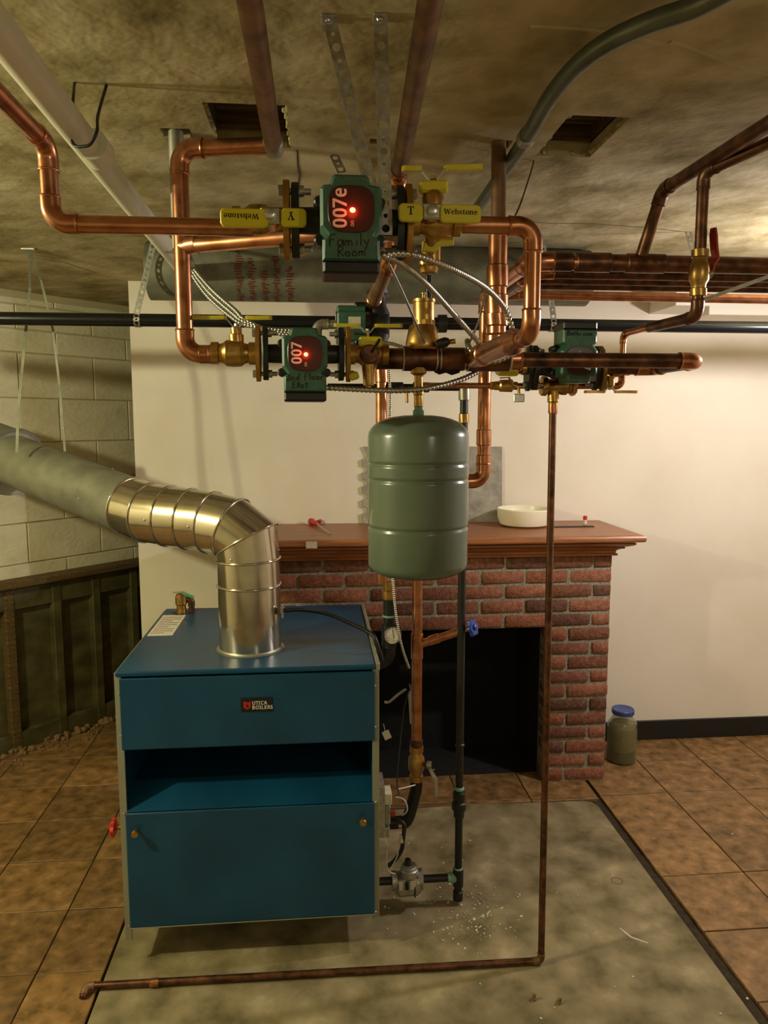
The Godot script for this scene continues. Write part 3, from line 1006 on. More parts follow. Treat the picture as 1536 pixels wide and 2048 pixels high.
	var np = put(b, "nameplate", span(Vector3(n0.x, n0.y, BZ + 0.004), Vector3(n1.x, n1.y, BZ + 0.0065), 0.0006), M.black)
	var nw = n1.x - n0.x
	var nh = n1.y - n0.y
	for q in [["UTICA", 0.62, 0.66], ["BOILERS", 0.30, 0.66]]:
		var o = MeshInstance3D.new()
		o.name = "lettering"
		var tm = lettering(q[0], nh * 0.36, 0.0004, "Droid Sans", true)
		tm.horizontal_alignment = HORIZONTAL_ALIGNMENT_LEFT
		tm.vertical_alignment = VERTICAL_ALIGNMENT_CENTER
		o.mesh = tm
		o.material_override = M.print_pale
		np.add_child(o, true)
		o.position = Vector3(n0.x + nw * 0.35, n0.y + nh * q[1], BZ + 0.0068)
	var sh = []
	for k in 13:
		var a = PI + PI * k / 12.0
		sh.append(Vector2(n0.x + nw * 0.2 + cos(a) * nh * 0.24, n0.y + nh * 0.46 + sin(a) * nh * 0.26))
	sh.append(Vector2(n0.x + nw * 0.2 + nh * 0.24, n0.y + nh * 0.78)); sh.append(Vector2(n0.x + nw * 0.2 + nh * 0.1, n0.y + nh * 0.66)); sh.append(Vector2(n0.x + nw * 0.2 - nh * 0.24, n0.y + nh * 0.76))
	put(np, "emblem", plate(sh, BZ + 0.0064, BZ + 0.0069), M.red)
	var fl = []
	for q in [[-0.06, 0.3], [-0.06, 0.6], [0.0, 0.66], [0.0, 0.42], [0.05, 0.55], [0.1, 0.42], [0.1, 0.3], [0.06, 0.3], [0.05, 0.42], [0.01, 0.3]]: fl.append(Vector2(n0.x + nw * 0.2 + q[0] * nh, n0.y + nh * q[1]))
	put(np, "emblem", plate(fl, BZ + 0.0066, BZ + 0.0071), M.black)
	# rating label on the lid with its lines of print
	var L = [PH(304, 1231, 0.9056), PH(349, 1231, 0.9056), PH(325, 1271, 0.9056), PH(279, 1271, 0.9056)]
	var lab = st_new()
	var xs0 = x0 + 0.015
	var wid = L[1].x - L[0].x
	lab.set_smooth_group(-1)
	var la = put(lid, "rating_label", span(Vector3(xs0, 0.905, L[2].z), Vector3(xs0 + wid, 0.9058, L[0].z), 0.0), M.paper)
	for k in 9:
		var z = lerp(L[2].z, L[0].z, 0.1 + k * 0.095)
		put(la, "print_line", span(Vector3(xs0 + 0.006, 0.9058, z), Vector3(xs0 + wid * (0.9 if k % 3 else 0.6), 0.906, z - 0.007), 0.0), M.paper_ink)
	# vent collar on the lid
	var cc = flue_foot()
	put(b, "vent_collar", lathe([[0.096, 0.0], [0.1035, 0.0], [0.104, 0.003], [0.099, 0.005], [0.0965, 0.009]], Vector3(cc.x, 0.905, cc.z), Vector3.UP, 48), M.galv)
	# relief valve standing on a disc painted as an opening of the lid
	var rv = P(328, 1225, zb + 0.1)
	var rx = x0 + 0.075
	var rz = zb + 0.07
	put(lid, "painted_opening", lathe([[0.0, 0.0], [0.034, 0.0], [0.036, 0.001], [0.0, 0.0012]], Vector3(rx, 0.905, rz), Vector3.UP, 28), M.black)  # black disc puts the darkness of a hole into its colour
	var r = thing("relief_valve", "small brass relief valve with a green tag standing on the blue boiler lid", "valve", Vector3(rx, 0.905, rz))
	put(r, "body", lathe([[0.012, 0.0], [0.017, 0.001], [0.017, 0.03], [0.021, 0.034], [0.021, 0.062], [0.018, 0.066], [0.018, 0.072], [0.0, 0.074]], Vector3(rx, 0.905, rz), Vector3.UP, 20), M.brass)
	put(r, "lever", ribbon([Vector3(rx - 0.03, 0.982, rz), Vector3(rx + 0.01, 0.984, rz), Vector3(rx + 0.02, 0.976, rz)], Vector3(0, 0, 1), 0.012, 0.002), M.steel)
	pipe_run(r, [Vector3(rx, 0.955, rz), Vector3(rx + 0.036, 0.955, rz - 0.005), Vector3(rx + 0.036, 0.907, rz - 0.005)], 0.011, M.copper_old_shaded, M.copper_old_shaded, 0.013)
	var tag = st_new()
	plate_into(tag, [Vector2(0, 0), Vector2(0.012, 0.006), Vector2(0.044, -0.012), Vector2(0.036, -0.02)], 0.0, 0.001, Transform3D(Basis.from_euler(Vector3(0.3, 0.2, 0)), Vector3(rx + 0.008, 0.98, rz + 0.02)))
	put(r, "tag", done(tag), M.green_tag)
	# red drain cock on the left side
	var dc = P(226, 1655, BZ - 0.1)
	var d = thing("drain_cock", "red wheel handle of a drain cock on the boiler flank", "valve", Vector3(x0 - 0.045, dc.y, dc.z))
	put(d, "stem", tube([Vector3(x0 - 0.002, dc.y, dc.z), Vector3(x0 - 0.048, dc.y, dc.z)], 0.007, 12), M.brass)
	var w = st_new()
	wheel(w, Vector3(x0 - 0.048, dc.y, dc.z), Vector3(-1, 0, 0), 0.026)
	put(d, "wheel", done(w), M.red)

func wheel(st, at, axis, r):      # scalloped hand wheel
	var u = perp(axis)
	var v = axis.cross(u)
	var o = []
	for k in 40:
		var a = TAU * k / 40.0
		var rr = r * (1.0 + 0.1 * cos(a * 6.0))
		o.append(Vector2(cos(a) * rr, sin(a) * rr))
	plate_into(st, o, -r * 0.22, r * 0.22, Transform3D(Basis(u, v, axis), at), r * 0.12)
	lathe_into(st, [[r * 0.35, -r * 0.5], [r * 0.35, r * 0.4], [r * 0.2, r * 0.5], [0, r * 0.5]], at, axis, 16)

func flue_foot():
	var c = P(501, 1290, -2.29)
	return Vector3(c.x, 0.905, -2.29)

# ------------------------------------------------------------------ flue pipe
func gores(path, r, sides):      # mitred rings along a path
	var rings = []
	var d0 = (path[1] - path[0]).normalized()
	var u = perp(d0)
	var prev = d0
	for i in path.size():
		var din = d0 if i == 0 else (path[i] - path[i - 1]).normalized()
		var dout = din if i == path.size() - 1 else (path[i + 1] - path[i]).normalized()
		var ax = prev.cross(din)
		if ax.length() > 1e-6: u = u.rotated(ax.normalized(), prev.angle_to(din))
		u = (u - din * u.dot(din)).normalized()
		prev = din
		var v = din.cross(u)
		var pn = (din + dout).normalized()
		var ring = PackedVector3Array()
		for k in sides:
			var a = -TAU * k / sides
			var p = (u * cos(a) + v * sin(a)) * r
			ring.append(path[i] + p - din * (p.dot(pn) / din.dot(pn)))
		rings.append(ring)
	return rings

func build_flue():
	var r = 0.0945
	var f = flue_foot()
	var t = thing("flue_pipe", "shiny galvanized flue elbow rising from the boiler and bending sideways", "flue pipe", f)
	var top = P(501, 1118, -2.29)
	top.x = f.x
	top.z = f.z
	var mid1 = f + Vector3(0, 0.085, 0)
	var mid2 = f + (top - f) * 0.72
	var path = [f, mid1, mid2, top, P(494, 1080, -2.29), P(464, 1056, -2.31), P(424, 1045, -2.345), P(380, 1038, -2.38), P(338, 1032, -2.41), P(298, 1026, -2.445), P(262, 1013, -2.49), P(58, 933, -2.83), P(-70, 882, -3.07)]
	var sides = 40
	var rings = gores(path, r, sides)
	var old = thing("flue_pipe", "long dull oxidised flue pipe sloping up to the connector by the block wall", "flue pipe", path[10])
	for i in range(path.size() - 1):
		var st = st_new()
		rings_mesh(st, [rings[i], rings[i + 1]], false, false)
		var inner_a = PackedVector3Array()
		var called = "pipe_section" if i < 3 or i > 9 else "elbow_gore"
		var mat = M.galv_bright
		var owner_thing = t
		if i >= 10:          # an older, oxidised length of pipe
			mat = M.galv_dull
			owner_thing = old
		var o = put(owner_thing, called, done(st), mat)
		if i > 1 and i != 11:
			var loop = []
			var c = path[i]
			for k in sides + 1: loop.append(c + (rings[i][k % sides] - c) * 1.012)
			var bs = st_new()
			sweep_into(bs, loop, 0.0035, 8, false)
			put(o, "seam_ring", done(bs), M.galv_bright)
			for a in [3, 17, 31]:
				if i in [1, 3, 6, 8, 10]:
					var p = rings[i][a].lerp(rings[i + 1][a], 0.25)
					put(o, "screw", lathe([[0.004, 0.0], [0.0035, 0.002], [0.0, 0.003]], p, (p - (path[i].lerp(path[i + 1], 0.25))).normalized(), 8), M.steel)
		if i == 2 or (i >= 4 and i <= 9):
			var a2 = 26
			put(o, "lock_seam", ribbon([rings[i][a2], rings[i + 1][a2]], (rings[i][a2] - path[i]).cross(path[i + 1] - path[i]).normalized(), 0.012, 0.002), M.galv_bright)
	# wider stub of the chimney connector the pipe enters
	var dir = (path[11] - path[10]).normalized()
	var at = P(22, 922, -2.9)
	var s = thing("chimney_connector", "wide dark sheet metal connector that receives the flue pipe by the block wall", "flue pipe", at)
	put(s, "rim", lathe([[0.112, -0.02], [0.125, -0.022], [0.128, -0.016], [0.125, -0.01], [0.118, 0.0]], at, dir, 48), M.galv)
	put(s, "sleeve", lathe([[0.12, -0.012], [0.12, 0.5]], at, dir, 48), M.galv_dull)
	put(s, "throat", lathe([[0.1, 0.05], [0.119, 0.05]], at, dir, 48), M.galv_dull)
	# wire straps that carry the flue pipe from the ceiling
	var hook = PH(58, 497, CEIL)
	var h = thing("pipe_hanger", "thin galvanized strap looped from the ceiling around the flue pipe", "hanger", hook)
	put(h, "bracket", bbox(hook + Vector3(0, -0.004, 0), Vector3(0.05, 0.008, 0.03), 0.002), M.zinc)
	put(h, "strap_leg", strap([hook, P(60, 575, -2.8), P(48, 700, -2.72), P(36, 830, -2.68), P(34, 905, -2.66)], Vector3(1, 0, 0.2), 0.0105, 0.0012, 0.14, 0.1), M.galv_dull)
	put(h, "strap_leg", strap([hook, P(82, 560, -2.8), P(106, 660, -2.75), P(120, 780, -2.74), P(130, 903, -2.72)], Vector3(1, 0, 0.2), 0.0085, 0.0012, 0.14, 0.1), M.galv_dull)

# ------------------------------------------------------------------ pipes under the ceiling
func build_ceiling_pipes():
	# white plastic drain pipe hung by a bent wire
	var a = PH(-90, -50, 2.13)
	var b = PH(372, 545, 2.10)
	var pv = thing("plastic_pipe", "white plastic drain pipe running under the ceiling towards the big duct", "pipe", b)
	put(pv, "pipe", tube([a, b], 0.026, 24), M.pvc)
	put(pv, "coupling", lathe([[0.026, -0.03], [0.03, -0.03], [0.03, 0.03], [0.026, 0.03]], PH(190, 298, 2.12), b - a, 24), M.pvc)
	var hk = PH(213, 170, CEIL)
	var hw = thing("wire_hook", "bent black wire hook holding the white plastic pipe", "hook", hk)
	var low = PH(165, 293, 2.085)
	put(hw, "wire", tube(curve([PH(149, 166, CEIL), PH(146, 200, 2.17), PH(141, 270, 2.105), PH(150, 291, 2.088), low, PH(181, 288, 2.088), PH(194, 262, 2.11), PH(196, 230, 2.15), hk], 6), 0.0028, 8), M.iron)
	# dark copper pipe crossing the ceiling and the bright copper pipe that drops from it to the second-floor pump
	var D = P(371, 707, -1.70)
	var dt = Vector3(D.x, 2.175, -1.70)
	var e1 = PH(547, 292, 2.175)
	var q = thing("copper_pipe", "bright copper pipe dropping from the ceiling to the valve of the second-floor pump", "pipe", Vector3(D.x, D.y, -1.70))
	pipe_run(q, [P(432, 709, -1.70), Vector3(D.x, P(432, 709, -1.70).y, -1.70), dt, Vector3(e1.x, 2.175, e1.z)], 0.0178, M.copper, M.copper)
	sleeve(q, "coupling", P(412, 709, -1.70), Vector3.RIGHT, 0.0205, 0.03, M.copper)
	var q2 = thing("ceiling_pipe", "dull brown pipe under the ceiling that ends at the left plaster pocket", "pipe", Vector3(e1.x, 2.175, e1.z))
	put(q2, "pipe", tube([Vector3(e1.x, 2.175, e1.z + 0.0), PH(484, -90, 2.175)], 0.0185, 20), M.copper_dull)
	put(q2, "cap_elbow", lathe([[0.018, -0.03], [0.021, -0.025], [0.021, 0.02], [0.0, 0.022]], Vector3(e1.x, 2.175, e1.z), Vector3(0, 0, -1), 20), M.galv)
	# grey pipe stub that goes up through the ceiling behind it
	var g = Vector3(-0.295, CEIL + 0.05, -1.75)
	var gs = thing("grey_pipe", "grey iron pipe rising through a ragged ceiling hole behind bright copper", "pipe", g)
	put(gs, "pipe", tube([g, Vector3(g.x, 1.98, g.z)], 0.016, 18), M.galv)
	# short copper branch that runs from the drop towards the back of the family-room pump
	var br = thing("copper_branch", "copper branch pipe passing behind the left valve of the family-room pump", "pipe", P(500, 480, -1.60))
	put(br, "pipe", tube([P(362, 492, -1.70), P(648, 469, -1.52)], 0.0165, 20), M.copper)
	sleeve(br, "tee_collar", P(387, 489, -1.685), P(648, 469, -1.52) - P(362, 492, -1.70), 0.0195, 0.03, M.copper)
	# the brown pipe from overhead that bends down behind the family-room pump to the rear pump
	var c0 = PH(874, -70, 2.17)
	var c1 = PH(797, 352, 2.17)
	var c2 = P(779, 522, c1.z)
	var c3 = P(720, 668, -2.24)
	var bp = thing("ceiling_pipe", "long brown pipe running overhead beside the perforated strap", "pipe", c1)
	pipe_run(bp, [c0, c1, Vector3(c2.x, c2.y, c1.z), c3], 0.0185, M.copper_dull, M.copper, 0.03)
	sleeve(bp, "coupling", c2.lerp(c3, 0.5), c3 - c2, 0.0205, 0.035, M.copper)
	# family-room pipe: from the left over the ceiling, down, and along to the pump
	var A = P(103, 447, -1.24)
	var B = Vector3(A.x, P(93, 290, -1.24).y, A.z)
	var fp = thing("copper_pipe", "copper pipe with two elbows leading to the family-room pump", "pipe", A)
	pipe_run(fp, [PH(-60, 130, B.y + 0.02), B, A, Vector3(P(505, 450, -1.24).x, A.y, -1.24)], 0.0133, M.copper, M.copper, 0.026)
	# grey bent conduit
	var cz = 2.19
	var pts = []
	for p in [[1500, -45], [1400, 10], [1300, 45], [1215, 85], [1150, 135], [1100, 195], [1068, 250], [1030, 310], [985, 375], [930, 452]]: pts.append(PH(p[0], p[1], cz))
	var cd = thing("conduit", "grey steel conduit curving across the ceiling beside the right pocket", "conduit", pts[5])
	put(cd, "tube", tube(curve(pts, 6), 0.0155, 20), M.conduit)
	var cp = PH(1053, 275, cz)
	put(cd, "coupling", lathe([[0.0155, -0.014], [0.019, -0.014], [0.0195, 0.012], [0.0155, 0.014]], cp, pts[7] - pts[6], 24), M.zinc)
	# big round duct against the ceiling, with stamped red print
	var zd = -2.75
	var yb = P(720, 606, zd).y
	var rd = (CEIL - 0.004 - yb) * 0.5
	var yc = yb + rd
	var x0 = P(300, 560, zd).x
	var x1 = P(1172, 560, zd).x
	var du = thing("round_duct", "big dull grey round duct with red stamped print under the ceiling", "duct", Vector3((x0 + x1) * 0.5, yb, zd))
	put(du, "shell", lathe([[rd - 0.003, 0.001], [rd, 0.0], [rd, x1 - x0], [rd - 0.003, x1 - x0 - 0.001]], Vector3(x0, yc, zd), Vector3.RIGHT, 56), M.galv_dull)
	put(du, "end_plate", lathe([[0.0, 0.012], [rd - 0.002, 0.012], [rd - 0.002, 0.014], [0.0, 0.014]], Vector3(x0, yc, zd), Vector3.RIGHT, 48), M.galv_dull)
	put(du, "end_plate", lathe([[0.0, -0.014], [rd - 0.002, -0.014], [rd - 0.002, -0.012], [0.0, -0.012]], Vector3(x1, yc, zd), Vector3.RIGHT, 48), M.galv_dull)
	var rng = RandomNumberGenerator.new()
	rng.seed = 77
	var col = [[478, 505, 600], [503, 520, 600], [529, 545, 600], [553, 515, 598], [579, 535, 600]]
	for c in col:
		var st = st_new()
		var xx = P(c[0], 560, zd + rd).x
		var ang0 = asin(clamp((P(720, c[1], zd + rd).y - yc) / rd, -0.99, 0.99))
		var ang1 = asin(clamp((P(720, c[2], zd + rd).y - yc) / rd, -0.99, 0.99))
		var a_ = ang0
		while a_ > ang1:
			var w = rng.randf_range(0.008, 0.026)
			var dxx = rng.randf_range(-0.006, 0.006)
			var p1 = Vector3(xx + dxx, yc + sin(a_) * (rd + 0.0006), zd + cos(a_) * (rd + 0.0006))
			var a2 = a_ - 0.05
			var p2 = Vector3(xx + dxx, yc + sin(a2) * (rd + 0.0006), zd + cos(a2) * (rd + 0.0006))
			ribbon_into(st, [p1, p2], Vector3.RIGHT, w, 0.0003)
			a_ -= rng.randf_range(0.06, 0.11)
		put(du, "stamped_print", done(st), M.red_stamp).set_meta("kind", "stuff")
	# black iron pipe along the back, in two strap loops
	var zp = -2.64
	var yp = P(760, 646, zp).y
	var ip = thing("iron_pipe", "long black iron pipe running level below the big duct", "pipe", Vector3(0.4, yp, zp))
	put(ip, "pipe", tube([Vector3(-1.62, yp, zp), Vector3(2.4, yp, zp)], 0.0215, 24), M.iron_gloss)
	for x in [764, 884]:
		put(ip, "coupling", lathe([[0.0215, -0.017], [0.031, -0.015], [0.031, 0.015], [0.0215, 0.017]], Vector3(P(x, 646, zp).x, yp, zp), Vector3.RIGHT, 24), M.iron)
	for s in [[276, 330, 486, "perforated strap holding the black iron pipe beside white plastic pipe"], [1104, 1128, 447, "perforated strap holding the black iron pipe beside the upright copper loop"]]:
		var x = P(s[0], 646, zp).x
		var topp = PH(s[1], s[2], CEIL)
		var t = thing("hanger_strap", s[3], "strap", topp)
		var pl = [Vector3(topp.x, CEIL, zp + 0.01)]
		pl.append(Vector3(lerp(topp.x, x, 0.8), yp + 0.06, zp + 0.025))
		for k in 9:
			var an = 0.25 * PI - k * PI * 1.35 / 8.0
			pl.append(Vector3(x, yp + sin(an) * 0.0235, zp + cos(an) * 0.0235))
		put(t, "strap", strap(pl, Vector3.RIGHT, 0.02), M.zinc)
	# the two perforated straps that carry the family-room pump
	for s in [[652, 28, 741, 372, -1.225, "perforated strap slanting from the ceiling to the family-room pump"], [757, 26, 772, 470, -1.215, "perforated strap hanging plumb beside the family-room pump"]]:
		var topp = PH(s[0] + 4, s[1], CEIL)
		var t = thing("hanger_strap", s[5], "strap", topp)
		put(t, "strap", strap([topp, P(s[2], s[3], s[4])], Vector3.RIGHT, 0.021), M.zinc)
		put(t, "ceiling_tab", bbox(topp + Vector3(0, -0.002, -0.012), Vector3(0.021, 0.003, 0.028), 0.0008), M.zinc)
		put(t, "screw", lathe([[0.006, 0.0], [0.005, -0.003], [0.0, -0.004]], topp + Vector3(0, -0.0035, -0.012), Vector3.UP, 10), M.steel)
	for s in [[1376, 463, 1390, 515], [668, 310, 684, 345]]:
		var topp = PH(s[0], s[1], CEIL)
		var t = thing("hanger_strap", "perforated strap hanging over the dark copper pipes" if s[0] > 1000 else "short pale strap end nailed to the ceiling behind the pump", "strap", topp)
		put(t, "strap", strap([topp, P(s[2], s[3], topp.z + 0.03)], Vector3.RIGHT, 0.022), M.zinc)

# ------------------------------------------------------------------ pumps and valves
func lput(parent, called, mesh, mat): return put(parent, called, mesh, mat, true)

func pump(label, at, bas, writing, lit, model = "007", sticker = false, fit = Vector3(1.0, 0.92, 0.95)):
	var t = thing("circulator_pump", label, "pump", at, "green circulator pumps")
	t.transform = Transform3D(bas, at)
	# cast-iron volute with two bolted flanges
	var st = st_new()
	lathe_into(st, [[0.0, -0.028], [0.034, -0.026], [0.041, -0.016], [0.042, 0.004], [0.04, 0.022], [0.043, 0.024], [0.043, 0.04], [0.04, 0.042]], Vector3(0, -0.006, 0), Vector3(0, 0, 1), 32)
	lathe_into(st, [[0.02, -0.08], [0.021, -0.05], [0.03, -0.03], [0.03, 0.03], [0.021, 0.05], [0.02, 0.08]], Vector3.ZERO, Vector3.RIGHT, 24)
	lput(t, "volute", done(st), M.iron)
	for s in [-1.0, 1.0]:
		var o = []
		for k in 48:
			var a = TAU * k / 48.0
			o.append(Vector2(cos(a) * 0.032 * (1.0 - 0.12 * abs(sin(a))), sin(a) * 0.058))
		var fx = Transform3D(Basis(Vector3(0, 0, -s), Vector3.UP, Vector3(s, 0, 0)), Vector3(s * 0.083, 0, 0))
		var fl = lput(t, "flange", plate(o, -0.006, 0.006, fx, 0.0015), M.iron)
		for y in [-0.044, 0.044]:
			var bs = st_new()
			lathe_into(bs, [[0.0, -0.026], [0.0052, -0.025], [0.0052, 0.014], [0.0, 0.015]], Vector3(s * 0.083, y, 0), Vector3(s, 0, 0), 10)
			lathe_into(bs, [[0.0095, -0.014], [0.0095, -0.006]], Vector3(s * 0.083, y, 0), Vector3(s, 0, 0), 6)
			put(fl, "bolt", done(bs), M.zinc, true)
	var mx = Transform3D(Basis.from_scale(fit), Vector3(0, -0.011, 0))
	# green motor housing
	var body = [Vector2(-0.047, 0.036), Vector2(-0.042, 0.042), Vector2(-0.032, 0.044), Vector2(-0.029, 0.056), Vector2(-0.025, 0.06), Vector2(0.023, 0.06), Vector2(0.027, 0.056), Vector2(0.03, 0.044), Vector2(0.042, 0.042), Vector2(0.047, 0.036), Vector2(0.047, -0.026), Vector2(0.04, -0.036), Vector2(0.036, -0.041), Vector2(0.044, -0.048), Vector2(0.044, -0.083), Vector2(-0.044, -0.083), Vector2(-0.044, -0.048), Vector2(-0.036, -0.041), Vector2(-0.04, -0.036), Vector2(-0.047, -0.026)]
	lput(t, "motor_housing", plate(body, 0.04, 0.118, Transform3D(), 0.005), M.green).transform = mx
	lput(t, "wiring_cover", plate(round_rect(-0.044, -0.104, 0.044, -0.0825, 0.004), 0.035, 0.117, Transform3D(), 0.004), M.black).transform = mx
	for s in [-1.0, 1.0]:
		for y in [-0.036, 0.03]:
			lput(t, "motor_bolt", lathe([[0.01, 0.0], [0.01, 0.03], [0.007, 0.034], [0.0, 0.034]], Vector3(s * 0.047, y, 0.034), Vector3(0, 0, 1), 12), M.black).transform = mx
	# dark red dial with its print
	var dial = []
	for k in 48:
		var a = TAU * k / 48.0
		var c = cos(a)
		var s = sin(a)
		var pw = pow(pow(abs(c), 3.2) + pow(abs(s), 3.2), -1.0 / 3.2)
		dial.append(Vector2(c * pw * 0.0355, s * pw * 0.039 + 0.002))
	var di = lput(t, "dial", plate(dial, 0.117, 0.1205, Transform3D(), 0.001), M.label_red)
	di.transform = mx
	var o = MeshInstance3D.new()
	o.name = "model_number"
	o.mesh = lettering(model, 0.03, 0.0004, "Droid Sans", true)
	o.material_override = M.print_pale
	di.add_child(o, true)
	o.transform = Transform3D(Basis(Vector3(0, 0, 1), PI / 2), Vector3(-0.017, 0.003, 0.1207))
	var o2 = MeshInstance3D.new()
	o2.name = "small_print"
	o2.mesh = lettering("oo", 0.009, 0.0004)
	o2.material_override = M.print_pale
	di.add_child(o2, true)
	o2.transform = Transform3D(Basis(Vector3(0, 0, 1), PI / 2), Vector3(0.001, -0.022, 0.1207))
	if lit:
		put(di, "indicator_light", lathe([[0.0045, 0.0], [0.004, 0.002], [0.0, 0.003]], Vector3(0.002, 0.0, 0.1205), Vector3(0, 0, 1), 14), M.led, true)
		var l = OmniLight3D.new()
		l.name = "indicator_glow"
		l.light_color = Color(1.0, 0.25, 0.12)
		l.light_energy = 0.0011
		l.light_size = 0.004
		l.omni_range = 4.0
		l.omni_attenuation = 2.0
		l.shadow_enabled = true
		l.position = mx * Vector3(0.002, 0.0, 0.131)
		t.add_child(l)
	if sticker:
		lput(t, "sticker", bbox(Vector3(0.0, 0.0604, 0.07), Vector3(0.03, 0.0008, 0.034), 0.0), M.paper).transform = mx
	for w in writing:
		lput(t, "handwriting", handwriting(w[0], w[3], 0.0019, Transform3D(Basis().rotated(Vector3(0, 0, 1), w[4]), Vector3(w[1], w[2], 0.1181))), M.print_black).transform = mx
	return t

# brass flange the pump bolts to
func iso_flange(t, at, axis, mat, tilt = 0.0):
	var o = []
	for k in 48:
		var a = TAU * k / 48.0
		o.append(Vector2(cos(a) * 0.033 * (1.0 - 0.1 * abs(sin(a))), sin(a) * 0.061))
	var z = axis.normalized()
	var y = Vector3.UP.rotated(z, tilt)
	var x = y.cross(z)
	put(t, "flange", plate(o, -0.005, 0.005, Transform3D(Basis(x, y, z), at), 0.0015), mat)
	for s in [-0.044, 0.044]:
		hexnut(t, "bolt_head", at + y * s - z * 0.009, z, 0.0095, 0.008, M.zinc)

func valve_body(t, at, axis, r, length, mat):
	return put(t, "body", lathe([[r * 0.78, -length * 0.5], [r * 0.86, -length * 0.5 + 0.001], [r * 0.86, -length * 0.34], [r * 0.72, -length * 0.32], [r * 0.78, -length * 0.24], [r, -length * 0.16], [r * 1.04, 0.0], [r, length * 0.16], [r * 0.78, length * 0.24], [r * 0.72, length * 0.32], [r * 0.86, length * 0.34], [r * 0.86, length * 0.5 - 0.001], [r * 0.78, length * 0.5]], at, axis, 28), mat)

# flat lever handle with one or two wings
func handle(t, c, stem, wing, lens, w, lift, mat, stem_len = 0.02):
	stem = stem.normalized()
	wing = wing.normalized()
	var across = stem.cross(wing)
	put(t, "stem", tube([c - stem * stem_len, c + stem * 0.004], w * 0.32, 12), M.brass)
	hexnut(t, "packing_nut", c + stem * 0.004, stem, w * 0.36, 0.006, M.steel)
	for s in [0, 1]:
		if lens[s] <= 0.0: continue
		var d = wing * (1.0 if s == 0 else -1.0)
		var L = lens[s]
		put(t, "handle_arm", ribbon([c - d * w * 0.4, c + d * w * 0.5, c + d * (w * 0.5 + lift * 0.8) + stem * lift], across, w * 0.62, 0.0025), M.steel)
		var a = c + d * (w * 0.45 + lift * 0.75) + stem * lift * 0.94
		var b = c + d * L + stem * lift
		if L > w:
			var st = st_new()
			ribbon_into(st, [a, a + d * 0.004 + stem * lift * 0.06, a.lerp(b, 0.3), b - d * 0.005, b], across, [w * 0.75, w * 0.9, w, w, w * 0.7], 0.0075)
			put(t, "grip", done(st), mat)

